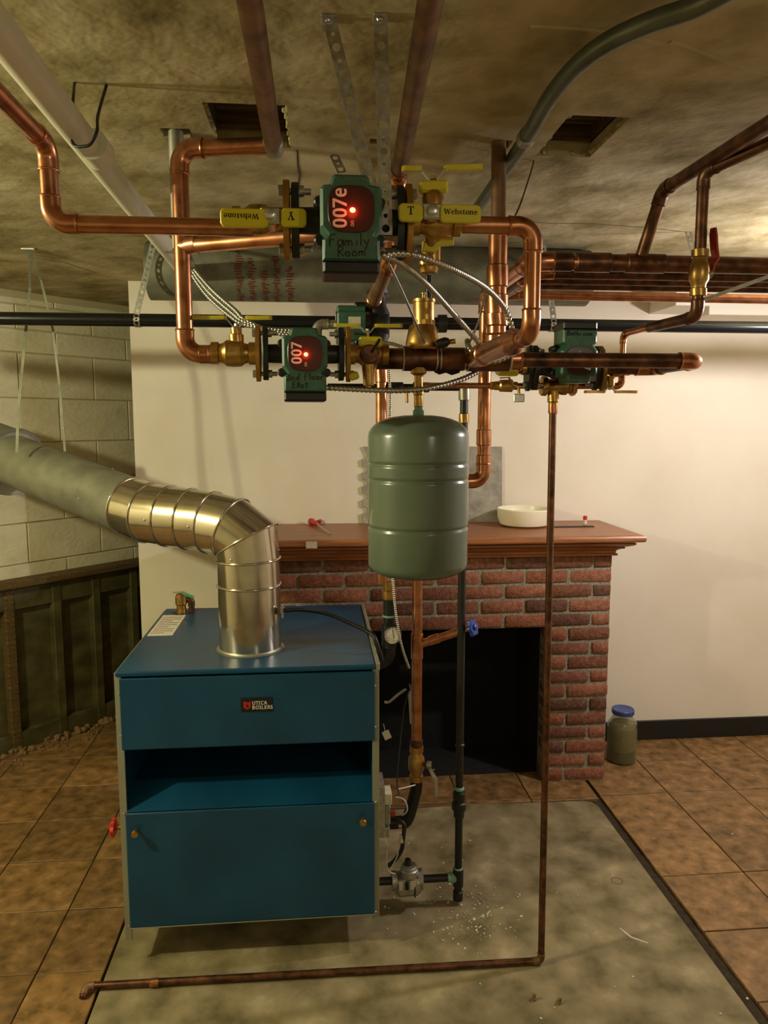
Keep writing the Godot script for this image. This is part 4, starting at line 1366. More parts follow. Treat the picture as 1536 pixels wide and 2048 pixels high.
func build_manifold():
	# ---- family-room pump and its valves
	var y1 = P(700, 444, -1.24).y
	var p1 = Vector3(P(696, 440, -1.24).x, y1, -1.24)
	pump("green circulator pump marked Family Room with a glowing red light", p1, Basis(), [["Family", -0.033, -0.06, 0.019, 0.05], ["Room", -0.02, -0.077, 0.017, 0.06]], true, "007e", false, Vector3(0.96, 0.85, 0.9))
	for s in [-1.0, 1.0]:
		var xf = p1.x + s * 0.0965
		var v = thing("flange_valve", "brass flange valve with yellow paddles on the free side of the family-room pump" if s < 0 else "brass flange valve with yellow paddles between the family-room pump and upright copper loop", "valve", Vector3(xf, y1, -1.24))
		iso_flange(v, Vector3(xf, y1, -1.24), Vector3(-s, 0, 0), M.gold_flange, 0.03)
		valve_body(v, Vector3(xf + s * 0.045, y1, -1.24), Vector3.RIGHT, 0.0225, 0.08, M.brass)
		var hc = P(541, 432, -1.20) if s < 0 else P(864, 424, -1.20)
		put(v, "stem_boss", tube([Vector3(hc.x, hc.y, -1.232), hc], 0.014, 16), M.brass)
		put(v, "hub", bbox(hc + Vector3(0, 0, 0.003), Vector3(0.032, 0.024, 0.008), 0.003), M.steel)
		put(v, "packing_nut", lathe([[0.009, 0.0], [0.009, 0.008], [0.006, 0.01], [0.0, 0.01]], hc + Vector3(0, 0, 0.006), Vector3(0, 0, 1), 6), M.steel)
		for q in ([[440, 536, 434, "Webstone"], [562, 613, 434, "Y"]] if s < 0 else [[797, 846, 424, "T"], [880, 962, 426, "Webstone"]]):
			var a = P(q[0], q[2], -1.19)
			var b = P(q[1], q[2], -1.19)
			var hh = 0.0135
			var g = put(v, "paddle", plate(round_rect(a.x, a.y - hh, b.x, a.y + hh, 0.007), -1.196, -1.189, Transform3D(), 0.0018), M.yellow)
			var o = MeshInstance3D.new()
			o.name = "lettering"
			o.mesh = lettering(q[3], 0.0105 if q[3].length() > 2 else 0.016, 0.0003, "Droid Serif", true)
			o.material_override = M.print_black
			g.add_child(o, true)
			o.position = Vector3((a.x + b.x) * 0.5 + (0.0 if s > 0 else -0.004), a.y + 0.002, -1.1888)
			if s < 0: o.rotation.z = PI
	# purge valve above and hose drain below, on the right-hand side of that pump
	var uv = thing("purge_valve", "brass purge valve with a raised yellow double handle above the paddles", "valve", P(866, 400, -1.24))
	var uc = P(866, 384, -1.24)
	put(uv, "body", lathe([[0.016, -0.03], [0.018, -0.01], [0.014, 0.0], [0.0, 0.001]], uc, Vector3.UP, 20), M.brass)
	put(uv, "yellow_cap", bbox(uc + Vector3(0, 0.006, 0.004), Vector3(0.046, 0.019, 0.02), 0.004, Basis(Vector3(0, 0, 1), 0.06)), M.yellow)
	handle(uv, uc + Vector3(0, 0.018, 0), Vector3.UP, Vector3(1, 0.05, 0), [0.08, 0.05], 0.012, 0.018, M.yellow)
	var dv = thing("drain_valve", "brass hose drain with a flat yellow lever under the family-room pump piping", "valve", P(862, 520, -1.28))
	var dc = P(862, 500, -1.28)
	put(dv, "neck", tube([P(862, 455, -1.25), P(858, 540, -1.29)], 0.0115, 16), M.brass)
	put(dv, "body", lathe([[0.012, -0.02], [0.016, -0.018], [0.016, 0.012], [0.012, 0.014]], dc, Vector3.UP, 20), M.brass)
	var lv0 = P(846, 486, -1.255)
	var lv1 = P(908, 484, -1.255)
	put(dv, "lever", plate([Vector2(lv0.x, lv0.y - 0.012), Vector2(lv0.x + 0.02, lv0.y - 0.014), Vector2(lv0.x + 0.03, lv0.y - 0.004), Vector2(lv1.x, lv1.y - 0.004), Vector2(lv1.x, lv1.y + 0.009), Vector2(lv0.x + 0.004, lv0.y + 0.011)], -1.262, -1.256, Transform3D(), 0.0015), M.yellow)
	put(dv, "hose_cap", lathe([[0.0, -0.012], [0.014, -0.011], [0.016, -0.006], [0.016, 0.008], [0.012, 0.01]], P(857, 533, -1.29), Vector3.UP, 18), M.brass)
	var bt = thing("iron_nipple", "short black iron pipe between the hose drain and brass air vent", "pipe", P(857, 600, -1.6))
	put(bt, "pipe", tube([P(857, 540, -1.75), P(857, 606, -1.75)], 0.0075, 14), M.iron_gloss)
	# ---- upright loop from that pump down to the header
	var ym = P(860, 718, -1.72).y
	var E = P(1067, 447, -1.24)
	var lo = thing("copper_loop", "upright copper loop joining the family-room pump to the copper header", "pipe", Vector3(E.x, ym, -1.24))
	pipe_run(lo, [Vector3(p1.x + 0.178, y1, -1.24), Vector3(E.x, y1, -1.24), Vector3(E.x, ym, -1.24), Vector3(E.x, ym, -1.34)], 0.0137, M.copper, M.copper, 0.027)
	put(lo, "reducer", lathe([[0.0155, -0.03], [0.0165, -0.012], [0.0225, 0.008], [0.0235, 0.012], [0.0235, 0.04], [0.021, 0.042]], Vector3(E.x, ym, -1.33), Vector3(0, 0, -1), 24), M.copper)
	put(lo, "back_leg", tube([Vector3(E.x, ym, -1.34), Vector3(E.x, ym, -1.70)], 0.0212, 24), M.copper)
	sleeve(lo, "coupling", Vector3(E.x, ym, -1.60), Vector3(0, 0, 1), 0.0245, 0.05, M.copper)
	# ---- header
	var zm = -1.72
	var hx0 = P(752, 718, zm).x
	var hx1 = P(1032, 716, zm).x
	var he = thing("copper_header", "thick copper header pipe with soldered tees below the brass air vent", "pipe", Vector3((hx0 + hx1) * 0.5, ym - 0.027, zm))
	put(he, "pipe", tube([Vector3(hx0, ym, zm), Vector3(hx1, ym, zm)], 0.0235, 28), M.copper_old_shaded)
	for q in [[777, 800, 0.0215], [806, 872, 0.0275], [880, 928, 0.0262], [935, 1018, 0.0275]]:
		var a = P(q[0], 718, zm).x
		var b = P(q[1], 718, zm).x
		var o = sleeve(he, "tee" if q[1] - q[0] > 50 else "coupling", Vector3((a + b) * 0.5, ym, zm), Vector3.RIGHT, q[2], b - a, M.copper_old_shaded)
		for e in [a, b]:
			put(o, "solder_ring", lathe([[q[2] * 0.97, -0.002], [q[2] * 1.02, 0.0], [q[2] * 0.97, 0.002]], Vector3(e, ym, zm), Vector3.RIGHT, 24), M.solder)
	# riser from the header up through the ceiling
	var rx = P(994, 600, zm).x
	var ri = thing("copper_riser", "thick copper riser standing from the header up into the ceiling", "pipe", Vector3(rx, ym, zm))
	pipe_run(ri, [Vector3(rx + 0.05, ym, zm), Vector3(rx, ym, zm), Vector3(rx, P(994, 470, zm).y, zm)], 0.0215, M.copper, M.copper, 0.034)
	put(ri, "pipe", tube([Vector3(rx, P(994, 470, zm).y, zm), Vector3(rx + 0.003, CEIL + 0.06, zm - 0.025)], 0.0165, 20), M.copper_dull)  # same pipe in shadow: the shade is put into the darker colour
	for q in [[553, 0.0245, 0.05], [610, 0.0255, 0.045], [640, 0.0262, 0.03]]:
		sleeve(ri, "coupling", Vector3(rx, P(994, q[0], zm).y, zm), Vector3.UP, q[1], q[2], M.copper)
	# ---- brass air vent on the header
	var vx = P(845, 650, zm).x
	var av = thing("air_vent", "cone shaped brass air vent with a small brass cap on the header", "air vent", Vector3(vx, ym, zm))
	var Y = func(py): return P(845, py, zm).y
	put(av, "body", lathe([[0.0, Y.call(700)], [0.036, Y.call(700)], [0.0385, Y.call(696)], [0.0385, Y.call(688)], [0.031, Y.call(655)], [0.0285, Y.call(651)], [0.0, Y.call(650)]].map(func(q): return [q[0], q[1] - ym]), Vector3(vx, ym, zm), Vector3.UP, 36), M.brass)
	put(av, "float_chamber", lathe([[0.0, 0.0], [0.024, 0.0], [0.024, Y.call(606) - Y.call(652)], [0.026, Y.call(605) - Y.call(652)], [0.026, Y.call(599) - Y.call(652)], [0.0, Y.call(598) - Y.call(652)]], Vector3(vx + 0.003, Y.call(652), zm), Vector3.UP, 32), M.brass)
	hexnut(av, "hex_collar", Vector3(vx + 0.003, Y.call(646), zm), Vector3.UP, 0.027, 0.012, M.brass)
	put(av, "cap", lathe([[0.005, 0.0], [0.005, 0.004], [0.0035, 0.005], [0.0035, 0.01], [0.005, 0.011], [0.005, 0.015], [0.0, 0.016]], Vector3(vx + 0.002, Y.call(599), zm), Vector3.UP, 14), M.brass)
	# ---- expansion tank hanging under it
	var tx = P(836, 980, zm).x
	var ty = P(836, 830, zm).y
	var tb = P(836, 1152, zm).y
	var tr = 0.1165
	var et = thing("expansion_tank", "sage grey steel expansion tank hanging on a brass nipple", "tank", Vector3(tx, tb, zm))
	var prof = []
	for k in 9:
		var a = PI / 2.0 * k / 8.0
		prof.append([tr * pow(sin(a), 0.62) * 0.995, tb + 0.034 * (1.0 - cos(a)) - tb])
	var rings = [P(836, 1051, zm).y, P(836, 957, zm).y, P(836, 926, zm).y]
	for y in rings:
		prof.append([tr, y - 0.0085 - tb]); prof.append([tr, y - 0.005 - tb]); prof.append([tr - 0.0028, y - 0.0015 - tb]); prof.append([tr - 0.0028, y + 0.0015 - tb]); prof.append([tr, y + 0.005 - tb]); prof.append([tr, y + 0.0085 - tb])
	for k in range(8, -1, -1):
		var a = PI / 2.0 * k / 8.0
		prof.append([tr * pow(sin(a), 0.75) * 0.998, (ty - 0.05 * (1.0 - cos(a))) - tb])
	var st = st_new()
	var rr = []
	for i in prof.size():
		var ring = PackedVector3Array()
		for k in 64:
			var a = TAU * k / 64.0
			ring.append(Vector3(tx + cos(a) * max(prof[i][0], 0.0005), tb + prof[i][1], zm + sin(a) * max(prof[i][0], 0.0005)))
		rr.append(ring)
	for r in rr: r.reverse()
	rings_mesh(st, rr, true, true)
	put(et, "shell", done(st), M.tank)
	put(et, "fitting", lathe([[0.013, 0.0], [0.0125, 0.012], [0.0095, 0.014], [0.0095, 0.02]], Vector3(tx, ty - 0.002, zm), Vector3.UP, 16), M.verdigris)
	var nip = thing("brass_nipple", "upright brass nipple between the header and expansion tank", "fitting", Vector3(tx, ty + 0.018, zm))
	var gap = ym - 0.02 - (ty + 0.018)
	put(nip, "tube", lathe([[0.009, 0.0], [0.0105, 0.002], [0.0105, gap * 0.3], [0.012, gap * 0.32], [0.012, gap * 0.42], [0.01, gap * 0.44], [0.01, gap * 0.8], [0.018, gap * 0.86], [0.02, gap]], Vector3(tx, ty + 0.018, zm), Vector3.UP, 18), M.brass)
	# ---- second-floor pump
	var z2 = -1.70
	var y2 = P(610, 708, z2).y
	var p2 = Vector3(P(607, 708, z2).x, y2, z2)
	pump("green circulator pump marked 2nd Floor East with a glowing red light", p2, Basis(Vector3.UP, 0.04), [["2nd Floor", -0.038, -0.058, 0.015, 0.04], ["EAst", -0.026, -0.075, 0.014, 0.05]], true)
	var bv = thing("ball_valve", "brass ball valve with a yellow double handle feeding the second-floor pump", "valve", P(466, 712, z2))
	iso_flange(bv, Vector3(p2.x - 0.0985, y2, z2), Vector3.RIGHT, M.gold_flange)
	var bc = Vector3(P(468, 709, z2).x, y2, z2)
	valve_body(bv, bc, Vector3.RIGHT, 0.0285, 0.098, M.brass)
	put(bv, "bonnet", lathe([[0.016, 0.02], [0.016, 0.04], [0.012, 0.042], [0.012, 0.055], [0.0, 0.056]], bc + Vector3(0.006, 0, 0), Vector3.UP, 18), M.brass)
	handle(bv, bc + Vector3(0.006, 0.057, 0), Vector3.UP, Vector3(1, 0, 0.03), [0.078, 0.1], 0.013, 0.02, M.yellow)
	var o3 = MeshInstance3D.new()
	o3.name = "cast_lettering"
	o3.mesh = lettering("600", 0.014, 0.0008, "Droid Sans", true)
	o3.material_override = M.brass
	bv.add_child(o3, true)
	o3.position = bc + Vector3(0.004, 0.006, 0.0284) - bv.position
	# right-hand flange valve of that pump, with drain
	var fv = thing("flange_valve", "dark brass flange valve with a yellow block between the second-floor pump and header", "valve", P(735, 720, z2))
	iso_flange(fv, Vector3(p2.x + 0.0985, y2, z2), Vector3.LEFT, M.gold_flange)
	var fc = Vector3(P(737, 716, z2).x, y2, z2)
	valve_body(fv, fc, Vector3.RIGHT, 0.026, 0.09, M.brass)
	put(fv, "port_cap", lathe([[0.021, 0.0], [0.021, 0.014], [0.018, 0.017], [0.0, 0.0175]], fc + Vector3(0, -0.002, 0.018), Vector3(0, 0, 1), 24), M.copper_old_shaded)
	put(fv, "drain_leg", lathe([[0.0, -0.06], [0.006, -0.059], [0.006, -0.05], [0.012, -0.048], [0.014, -0.02], [0.016, 0.0]], fc + Vector3(0, -0.02, 0.002), Vector3.UP, 16), M.brass)
	put(fv, "yellow_cap", bbox(P(741, 684, z2 + 0.02), Vector3(0.052, 0.022, 0.02), 0.004), M.yellow)
	handle(fv, P(735, 664, z2), Vector3.UP, Vector3(1, 0, 0.02), [0.078, 0.075], 0.013, 0.014, M.yellow)
	put(fv, "drain_knob", bbox(P(708, 752, z2 + 0.02), Vector3(0.022, 0.018, 0.012), 0.004, Basis(Vector3(0, 0, 1), 0.3)), M.yellow)
	put(fv, "tie", tube(curve([fc + Vector3(0.004, 0.002, 0.037), fc + Vector3(0.012, 0.012, 0.04), fc + Vector3(0.022, 0.03, 0.03)], 5), 0.003, 8), M.black)
	# ---- rear pump with its pipe upright, behind
	var p3 = P(757, 650, -2.05)
	pump("green circulator pump lying sideways behind the second-floor pump", p3, Basis(Vector3.DOWN, Vector3(0, 0, 1), Vector3.LEFT), [], false, "007", true)
	var st3 = thing("conduit_elbow", "grey conduit elbow on the end of the sideways pump", "conduit", p3 + Vector3(-0.16, -0.04, 0.0))
	pipe_run(st3, [p3 + Vector3(-0.11, 0.0, 0.0), p3 + Vector3(-0.165, 0.0, 0.0), p3 + Vector3(-0.165, -0.05, 0.0)], 0.012, M.galv, M.galv, 0.018)
	# supply riser from the boiler up to that pump
	var sx = P(763, 790, -2.3)
	var su = thing("copper_pipe", "copper supply pipe rising behind the tank to the sideways pump", "pipe", Vector3(sx.x, 1.2, -2.3))
	pipe_run(su, [Vector3(sx.x, P(770, 1165, -2.3).y, -2.3), Vector3(sx.x, P(763, 700, -2.3).y, -2.3), Vector3(p3.x, p3.y - 0.085, p3.z)], 0.0178, M.copper, M.copper, 0.03)
	sleeve(su, "coupling", Vector3(sx.x, P(763, 752, -2.3).y, -2.3), Vector3.UP, 0.0203, 0.04, M.copper)

# ------------------------------------------------------------------ right-hand pumps, feed line and copper bundle
func build_right_side():
	var zm = -1.72
	var ym = P(860, 718, zm).y
	# level copper loop that doubles back to the bathroom pump
	var xe = P(1398, 708, zm).x
	var ub = thing("copper_pipe", "dark copper pipe doubling back with an elbow in front of the bathroom pump", "pipe", Vector3(0.8, ym, zm))
	pipe_run(ub, [Vector3(P(1020, 710, zm).x, ym, zm), Vector3(xe, ym, zm), Vector3(xe, ym, -1.96), Vector3(P(1210, 733, -1.96).x, ym, -1.96)], 0.0172, M.copper_old_shaded, M.copper, 0.03)
	# bathroom pump, upside down
	var p4 = Vector3(P(1130, 733, -1.97).x, ym, -1.97)
	pump("green circulator pump marked Bathroom hanging upside down behind dark copper", p4, Basis(Vector3(0, 0, 1), PI), [["Bathroom", 0.034, -0.066, 0.013, PI]], false)
	var iv = thing("flange_valve", "brass flange valve with a steel double lever beside the bathroom pump", "valve", P(1195, 735, -1.97))
	iso_flange(iv, Vector3(p4.x + 0.0985, ym, -1.97), Vector3.LEFT, M.gold_flange, 0.25)
	valve_body(iv, Vector3(p4.x + 0.14, ym, -1.97), Vector3.RIGHT, 0.022, 0.075, M.brass)
	put(iv, "bonnet", lathe([[0.012, -0.02], [0.012, -0.045], [0.008, -0.05], [0.0, -0.051]], Vector3(p4.x + 0.125, ym, -1.97), Vector3.UP, 16), M.brass)
	handle(iv, Vector3(p4.x + 0.125, ym - 0.05, -1.97), Vector3.DOWN, Vector3.RIGHT, [0.075, 0.07], 0.011, 0.012, M.brass)
	var yv = thing("flange_valve", "brass flange valve with a yellow cap under the header's end", "valve", P(1030, 745, -1.9))
	iso_flange(yv, Vector3(p4.x - 0.0985, ym, -1.97), Vector3.RIGHT, M.iron, 0.1)
	valve_body(yv, Vector3(p4.x - 0.145, ym, -1.97), Vector3.RIGHT, 0.022, 0.08, M.brass)
	put(yv, "yellow_cap", bbox(P(1016, 743, -1.85), Vector3(0.05, 0.022, 0.024), 0.004), M.yellow)
	# feed line: check valve, pressure reducer and the elbow up to the cold-water pipe
	var zf = -2.0
	var yf = P(1100, 772, zf).y
	var fl = thing("feed_line", "thin copper feed line with brass fittings running under the bathroom pump", "pipe", Vector3(0.6, yf, zf))
	var X = func(px): return P(px, 772, zf).x
	put(fl, "pipe", tube([Vector3(X.call(842), yf, zf), Vector3(X.call(1100), yf, zf)], 0.0078, 14), M.copper)
	put(fl, "check_valve", lathe([[0.008, -0.032], [0.012, -0.03], [0.012, -0.02], [0.016, -0.016], [0.017, 0.016], [0.011, 0.02], [0.011, 0.03]], Vector3(X.call(1012), yf, zf), Vector3.RIGHT, 18), M.brass)
	hexnut(fl, "union_nut", Vector3(X.call(1068), yf + 0.001, zf), Vector3.RIGHT, 0.0145, 0.02, M.copper)
	hexnut(fl, "union_nut", Vector3(X.call(985), yf, zf), Vector3.RIGHT, 0.012, 0.014, M.brass)
	put(fl, "shutoff_key", bbox(P(1038, 796, zf + 0.01), Vector3(0.03, 0.022, 0.006), 0.002), M.zinc)
	put(fl, "key_stem", tube([P(1037, 774, zf + 0.01), P(1038, 790, zf + 0.01)], 0.004, 10), M.brass)
	put(fl, "lever", ribbon([P(1000, 756, zf + 0.025), P(1018, 755, zf + 0.025), P(1026, 770, zf + 0.025), P(1034, 774, zf + 0.025), P(1060, 772, zf + 0.025)], Vector3(0, 0, 1), 0.012, 0.003), M.brass)
	var pr = put(fl, "pressure_reducer", lathe([[0.012, -0.045], [0.026, -0.044], [0.027, -0.03], [0.02, -0.026], [0.019, 0.0], [0.024, 0.012], [0.024, 0.026], [0.02, 0.03], [0.02, 0.036], [0.027, 0.038], [0.025, 0.05], [0.01, 0.052]], Vector3(X.call(1114), yf, zf), Vector3.RIGHT, 8), M.brass)
	put(pr, "outlet_leg", lathe([[0.0155, 0.0], [0.0155, -0.03], [0.0125, -0.033], [0.0125, -0.045], [0.0105, -0.047]], Vector3(X.call(1107), yf - 0.012, zf), Vector3.UP, 16), M.brass)
	pipe_run(fl, [Vector3(X.call(1140), yf, zf), Vector3(X.call(1243), yf, zf), Vector3(X.call(1243), P(1246, 668, zf).y, zf), P(1302, 654, -1.845)], 0.0082, M.copper, M.copper, 0.016)
	var cx = P(1394, 634, -1.62)
	var cw = thing("copper_pipe", "upright copper cold-water pipe with a red lever valve in front of the bundle", "pipe", Vector3(cx.x, cx.y, -1.62))
	pipe_run(cw, [P(1300, 655, -1.85), cx + Vector3(0, 0.001, 0.0), Vector3(cx.x, 2.135, -1.62), PH(1590, 262, 2.145)], 0.0125, M.copper_old_shaded, M.copper_old_shaded, 0.022)
	var rb = thing("ball_valve", "brass ball valve with an upright red lever on the cold-water pipe", "valve", P(1394, 560, -1.62))
	var vy = P(1394, 546, -1.62).y
	valve_body(rb, Vector3(cx.x, vy, -1.62), Vector3.UP, 0.0205, 0.1, M.brass)
	put(rb, "stem", tube([Vector3(cx.x, vy, -1.62), P(1421, 548, -1.62)], 0.007, 12), M.brass)
	put(rb, "nut", lathe([[0.009, 0.0], [0.009, 0.008], [0.0, 0.009]], P(1416, 548, -1.62), Vector3.RIGHT, 6), M.zinc)
	put(rb, "lever", ribbon([P(1421, 552, -1.62), P(1424, 530, -1.62), P(1432, 517, -1.62), P(1429, 500, -1.62), P(1427, 470, -1.62), P(1427, 456, -1.62)], Vector3(0.45, 0, 0.9), [0.01, 0.014, 0.016, 0.017, 0.017, 0.012], 0.0055), M.red_dark)
	# drain line: from the reducer straight down and along the floor
	var dx = P(1086, 1925, zf)
	var dr = thing("drain_pipe", "thin copper drain pipe dropping to the floor and crossing before the boiler", "pipe", Vector3(dx.x, 0, zf))
	var topd = Vector3(X.call(1107), yf - 0.05, zf)
	var foot = Vector3(PH(1084, 1926, 0.018).x, 0.018, zf + 0.003)
	var lend = PH(172, 1972, 0.02)
	pipe_run(dr, [topd, foot, lend, lend + Vector3(-0.001, -0.012, 0.03)], 0.0098, M.copper_old_shaded, M.copper_dull, 0.014)
	sleeve(dr, "coupling", topd + Vector3(0, -0.012, 0), Vector3.UP, 0.0125, 0.024, M.copper)
	sleeve(dr, "coupling", PH(309, 1965, 0.02), Vector3.RIGHT, 0.0118, 0.024, M.copper)
	# heavy copper line of the bundle, from the back riser forwards and away to the right
	var xr = P(968, 850, -2.33).x
	var yt = P(1280, 527, -1.85).y
	var hv = thing("copper_pipe", "thick dark copper line leaving the back riser under the ceiling", "pipe", Vector3(xr, yt, -1.85))
	pipe_run(hv, [Vector3(P(835, 1000, -2.33).x, P(967, 962, -2.33).y, -2.33), Vector3(xr, P(967, 962, -2.33).y, -2.33), Vector3(xr, yt, -2.33), Vector3(xr, yt, -1.85), Vector3(2.9, yt, -1.85)], 0.0205, M.copper, M.copper, 0.034)
	for q in [[1120, 0.0228, 0.06], [1185, 0.024, 0.09], [1290, 0.0235, 0.1]]:
		sleeve(hv, "tee", Vector3(P(q[0], 525, -1.85).x, yt, -1.85), Vector3.RIGHT, q[1], q[2], M.copper_old_shaded)
	put(hv, "sleeve", tube([Vector3(P(1180, 525, -1.85).x, yt, -1.85), Vector3(2.85, yt, -1.85)], 0.0208, 22), M.copper_old_shaded)  # dark skin added over the pipe, shadow put into its colour
	for y in [875, 925]:
		sleeve(hv, "coupling", Vector3(xr, P(967, y, -2.33).y, -2.33), Vector3.UP, 0.0238, 0.05, M.copper)
	var kinds = ["second", "third", "fourth", "lowest lit"]
	var zs = [-1.965, -2.05, -2.13, -2.3]
	for k in 4:
		var t = thing("copper_pipe", ["thin copper pipe lying next behind the thick dark line", "thin copper pipe in the middle of the ceiling bundle", "thin copper pipe before the lit one of the bundle", "brightly lit thin copper pipe at the back of the ceiling bundle"][k], "pipe", Vector3(1.5, yt, zs[k]))
		var x0 = P([1076, 1050, 1042, 1010][k], 560, zs[k]).x
		pipe_run(t, [Vector3(x0, yt - 0.004, zs[k] - 0.2), Vector3(x0, yt - 0.004, zs[k]), Vector3(2.95, yt - 0.004, zs[k] - (0.04 if k == 3 else 0.0))], [0.0145, 0.0135, 0.0135, 0.0143][k], M.copper if k == 3 else M.copper_old_shaded, M.copper, 0.024)  # dark copper paints the shaded pipes, bright copper the lit one
	# dark riser from the heavy line up to the ceiling
	var d1 = thing("copper_pipe", "dark slanting copper pipe rising from the thick line along the ceiling", "pipe", P(1278, 522, -1.85))
	pipe_run(d1, [Vector3(P(1278, 522, -1.85).x, yt, -1.85), P(1326, 380, -1.8), PH(1600, 208, P(1326, 380, -1.8).y)], 0.0148, M.copper_old_shaded, M.copper_old_shaded, 0.026)
	var tie = thing("strap_tie", "thin pale strap pulled tight across the copper bundle", "strap", P(1460, 592, -1.6))
	put(tie, "band", ribbon([P(1402, 602, -1.62), P(1600, 530, -1.55)], Vector3(0, 1, 0), 0.008, 0.0012), M.zinc)

# ------------------------------------------------------------------ pipes, gas train and wiring beside the boiler
func build_boiler_piping():
	var z = -2.33
	# return line: drops from the back riser through a tee to a ball valve and a black elbow into the boiler
	var x = P(834, 1300, z).x
	var ytop = P(967, 962, z).y
	var yv = P(836, 1492, z).y
	var rt = thing("copper_pipe", "upright copper return pipe below the tank with a side drain", "pipe", Vector3(x, yv, z))
	pipe_run(rt, [Vector3(x + 0.06, ytop, z), Vector3(x, ytop, z), Vector3(x, yv, z)], 0.0172, M.copper, M.copper, 0.03)
	sleeve(rt, "tee", Vector3(x, P(834, 1292, z).y, z), Vector3.UP, 0.0198, 0.085, M.copper)
	sleeve(rt, "adapter", Vector3(x, P(834, 1487, z).y, z), Vector3.UP, 0.021, 0.03, M.copper_old_shaded)
	var dv = thing("drain_valve", "hose drain with a blue scalloped wheel on the copper return pipe", "valve", P(940, 1256, z))
	put(dv, "pipe", tube([Vector3(x, P(834, 1290, z).y, z), P(922, 1262, z + 0.02)], 0.0135, 18), M.copper)
	sleeve(dv, "coupling", P(868, 1279, z + 0.008), P(922, 1262, z + 0.02) - Vector3(x, P(834, 1290, z).y, z), 0.0158, 0.035, M.copper)
	put(dv, "body", tube([P(916, 1264, z + 0.02), P(936, 1258, z + 0.03)], 0.008, 12), M.brass)
	var w = st_new()
	wheel(w, P(946, 1255, z + 0.035), Vector3(0.75, 0.25, 0.6).normalized(), 0.027)
	put(dv, "wheel", done(w), M.blue)
	var bv = thing("ball_valve", "large brass ball valve with a pale steel lever on the return pipe", "valve", P(836, 1525, z))
	var vy = P(836, 1526, z).y
	valve_body(bv, Vector3(x, vy, z), Vector3.UP, 0.0265, 0.12, M.brass)
	put(bv, "stem", tube([Vector3(x, vy, z), P(862, 1531, z + 0.02)], 0.008, 12), M.copper_old_shaded)
	hexnut(bv, "packing_nut", P(858, 1530, z + 0.02), Vector3(1, 0, 0.4), 0.013, 0.014, M.steel)
	put(bv, "lever", ribbon([P(860, 1538, z + 0.03), P(866, 1550, z + 0.04), P(871, 1560, z + 0.04), P(873, 1592, z + 0.04)], Vector3(0.95, 0, -0.3), [0.012, 0.013, 0.0145, 0.012], 0.003), M.steel)
	var be = thing("iron_elbow", "black iron bend leading from the brass ball valve into the boiler", "pipe", P(836, 1570, z))
	var yb = P(800, 1640, z).y
	put(be, "bend", tube(curve([Vector3(x, vy - 0.05, z), Vector3(x, vy - 0.085, z), Vector3(x - 0.006, vy - 0.115, z), Vector3(x - 0.03, yb, z), Vector3(x - 0.06, yb - 0.008, z), Vector3(0.17, yb - 0.008, z)], 6), 0.0205, 20), M.iron_gloss)
	# supply riser with gauge
	var gx = P(778, 1230, z).x
	var sp = thing("iron_pipe", "black iron supply pipe with tarnished brass union beside the blue lid", "pipe", P(778, 1300, z))
	var gy = P(780, 1270, z).y
	put(sp, "union", lathe([[0.016, -0.03], [0.023, -0.028], [0.023, 0.0], [0.02, 0.002], [0.02, 0.03], [0.017, 0.032]], Vector3(gx, P(775, 1180, z).y, z), Vector3.UP, 20), M.brass)
	pipe_run(sp, [Vector3(gx, P(775, 1195, z).y, z), Vector3(gx, gy - 0.09, z), Vector3(0.17, gy - 0.09, z)], 0.0185, M.iron, M.iron, 0.034)
	put(sp, "seal_ring", lathe([[0.019, -0.004], [0.0215, 0.0], [0.019, 0.004]], Vector3(gx, P(775, 1232, z).y, z), Vector3.UP, 20), M.verdigris)
	put(sp, "tee", lathe([[0.019, -0.04], [0.024, -0.038], [0.024, 0.036], [0.019, 0.038]], Vector3(gx, gy + 0.005, z), Vector3.UP, 20), M.iron)
	var gg = thing("pressure_gauge", "round dial gauge with a white face on the black supply pipe", "gauge", P(784, 1270, z + 0.05))
	var gc = P(784, 1270, z + 0.05)
	put(gg, "case", lathe([[0.0, -0.03], [0.014, -0.03], [0.016, -0.004], [0.0285, -0.002], [0.0295, 0.01], [0.027, 0.013], [0.026, 0.009], [0.0, 0.009]], gc, Vector3(0.12, 0.12, 1), 32), M.black)
	var fz = Vector3(0.12, 0.12, 1).normalized()
	put(gg, "face", lathe([[0.0, 0.0095], [0.026, 0.0095], [0.026, 0.0105], [0.0, 0.0107]], gc, fz, 32), M.paper)
	put(gg, "needle", ribbon([gc + fz * 0.0115 + Vector3(0.004, -0.01, 0), gc + fz * 0.0115 + Vector3(-0.001, 0.018, 0)], Vector3.RIGHT, 0.0018, 0.0006), M.print_black)
	var tick = st_new()
	for k in 11:
		var a = deg_to_rad(225.0 - k * 27.0)
		var dd = Vector3(cos(a), sin(a), -0.12 * (cos(a) + sin(a)))
		ribbon_into(tick, [gc + fz * 0.011 + dd * 0.019, gc + fz * 0.011 + dd * 0.0235], fz.cross(dd), 0.0012, 0.0004)
	put(gg, "scale_marks", done(tick), M.print_black)
	# gas line
	var zg = -2.3
	var xg = P(922, 1300, zg).x
	var yh = P(918, 1754, zg).y
	var gp = thing("gas_pipe", "upright black iron gas pipe with green-sealed joints standing beside the boiler", "pipe", Vector3(xg, 0.03, zg))
	var ytg = P(922, 775, zg).y
	put(gp, "pipe", tube([Vector3(xg, ytg, zg), Vector3(xg, 0.045, zg)], 0.0125, 18), M.iron)
	put(gp, "drip_cap", lathe([[0.0, 0.0], [0.0165, 0.001], [0.0165, 0.03], [0.0125, 0.032]], Vector3(xg, 0.02, zg), Vector3.UP, 18), M.iron)
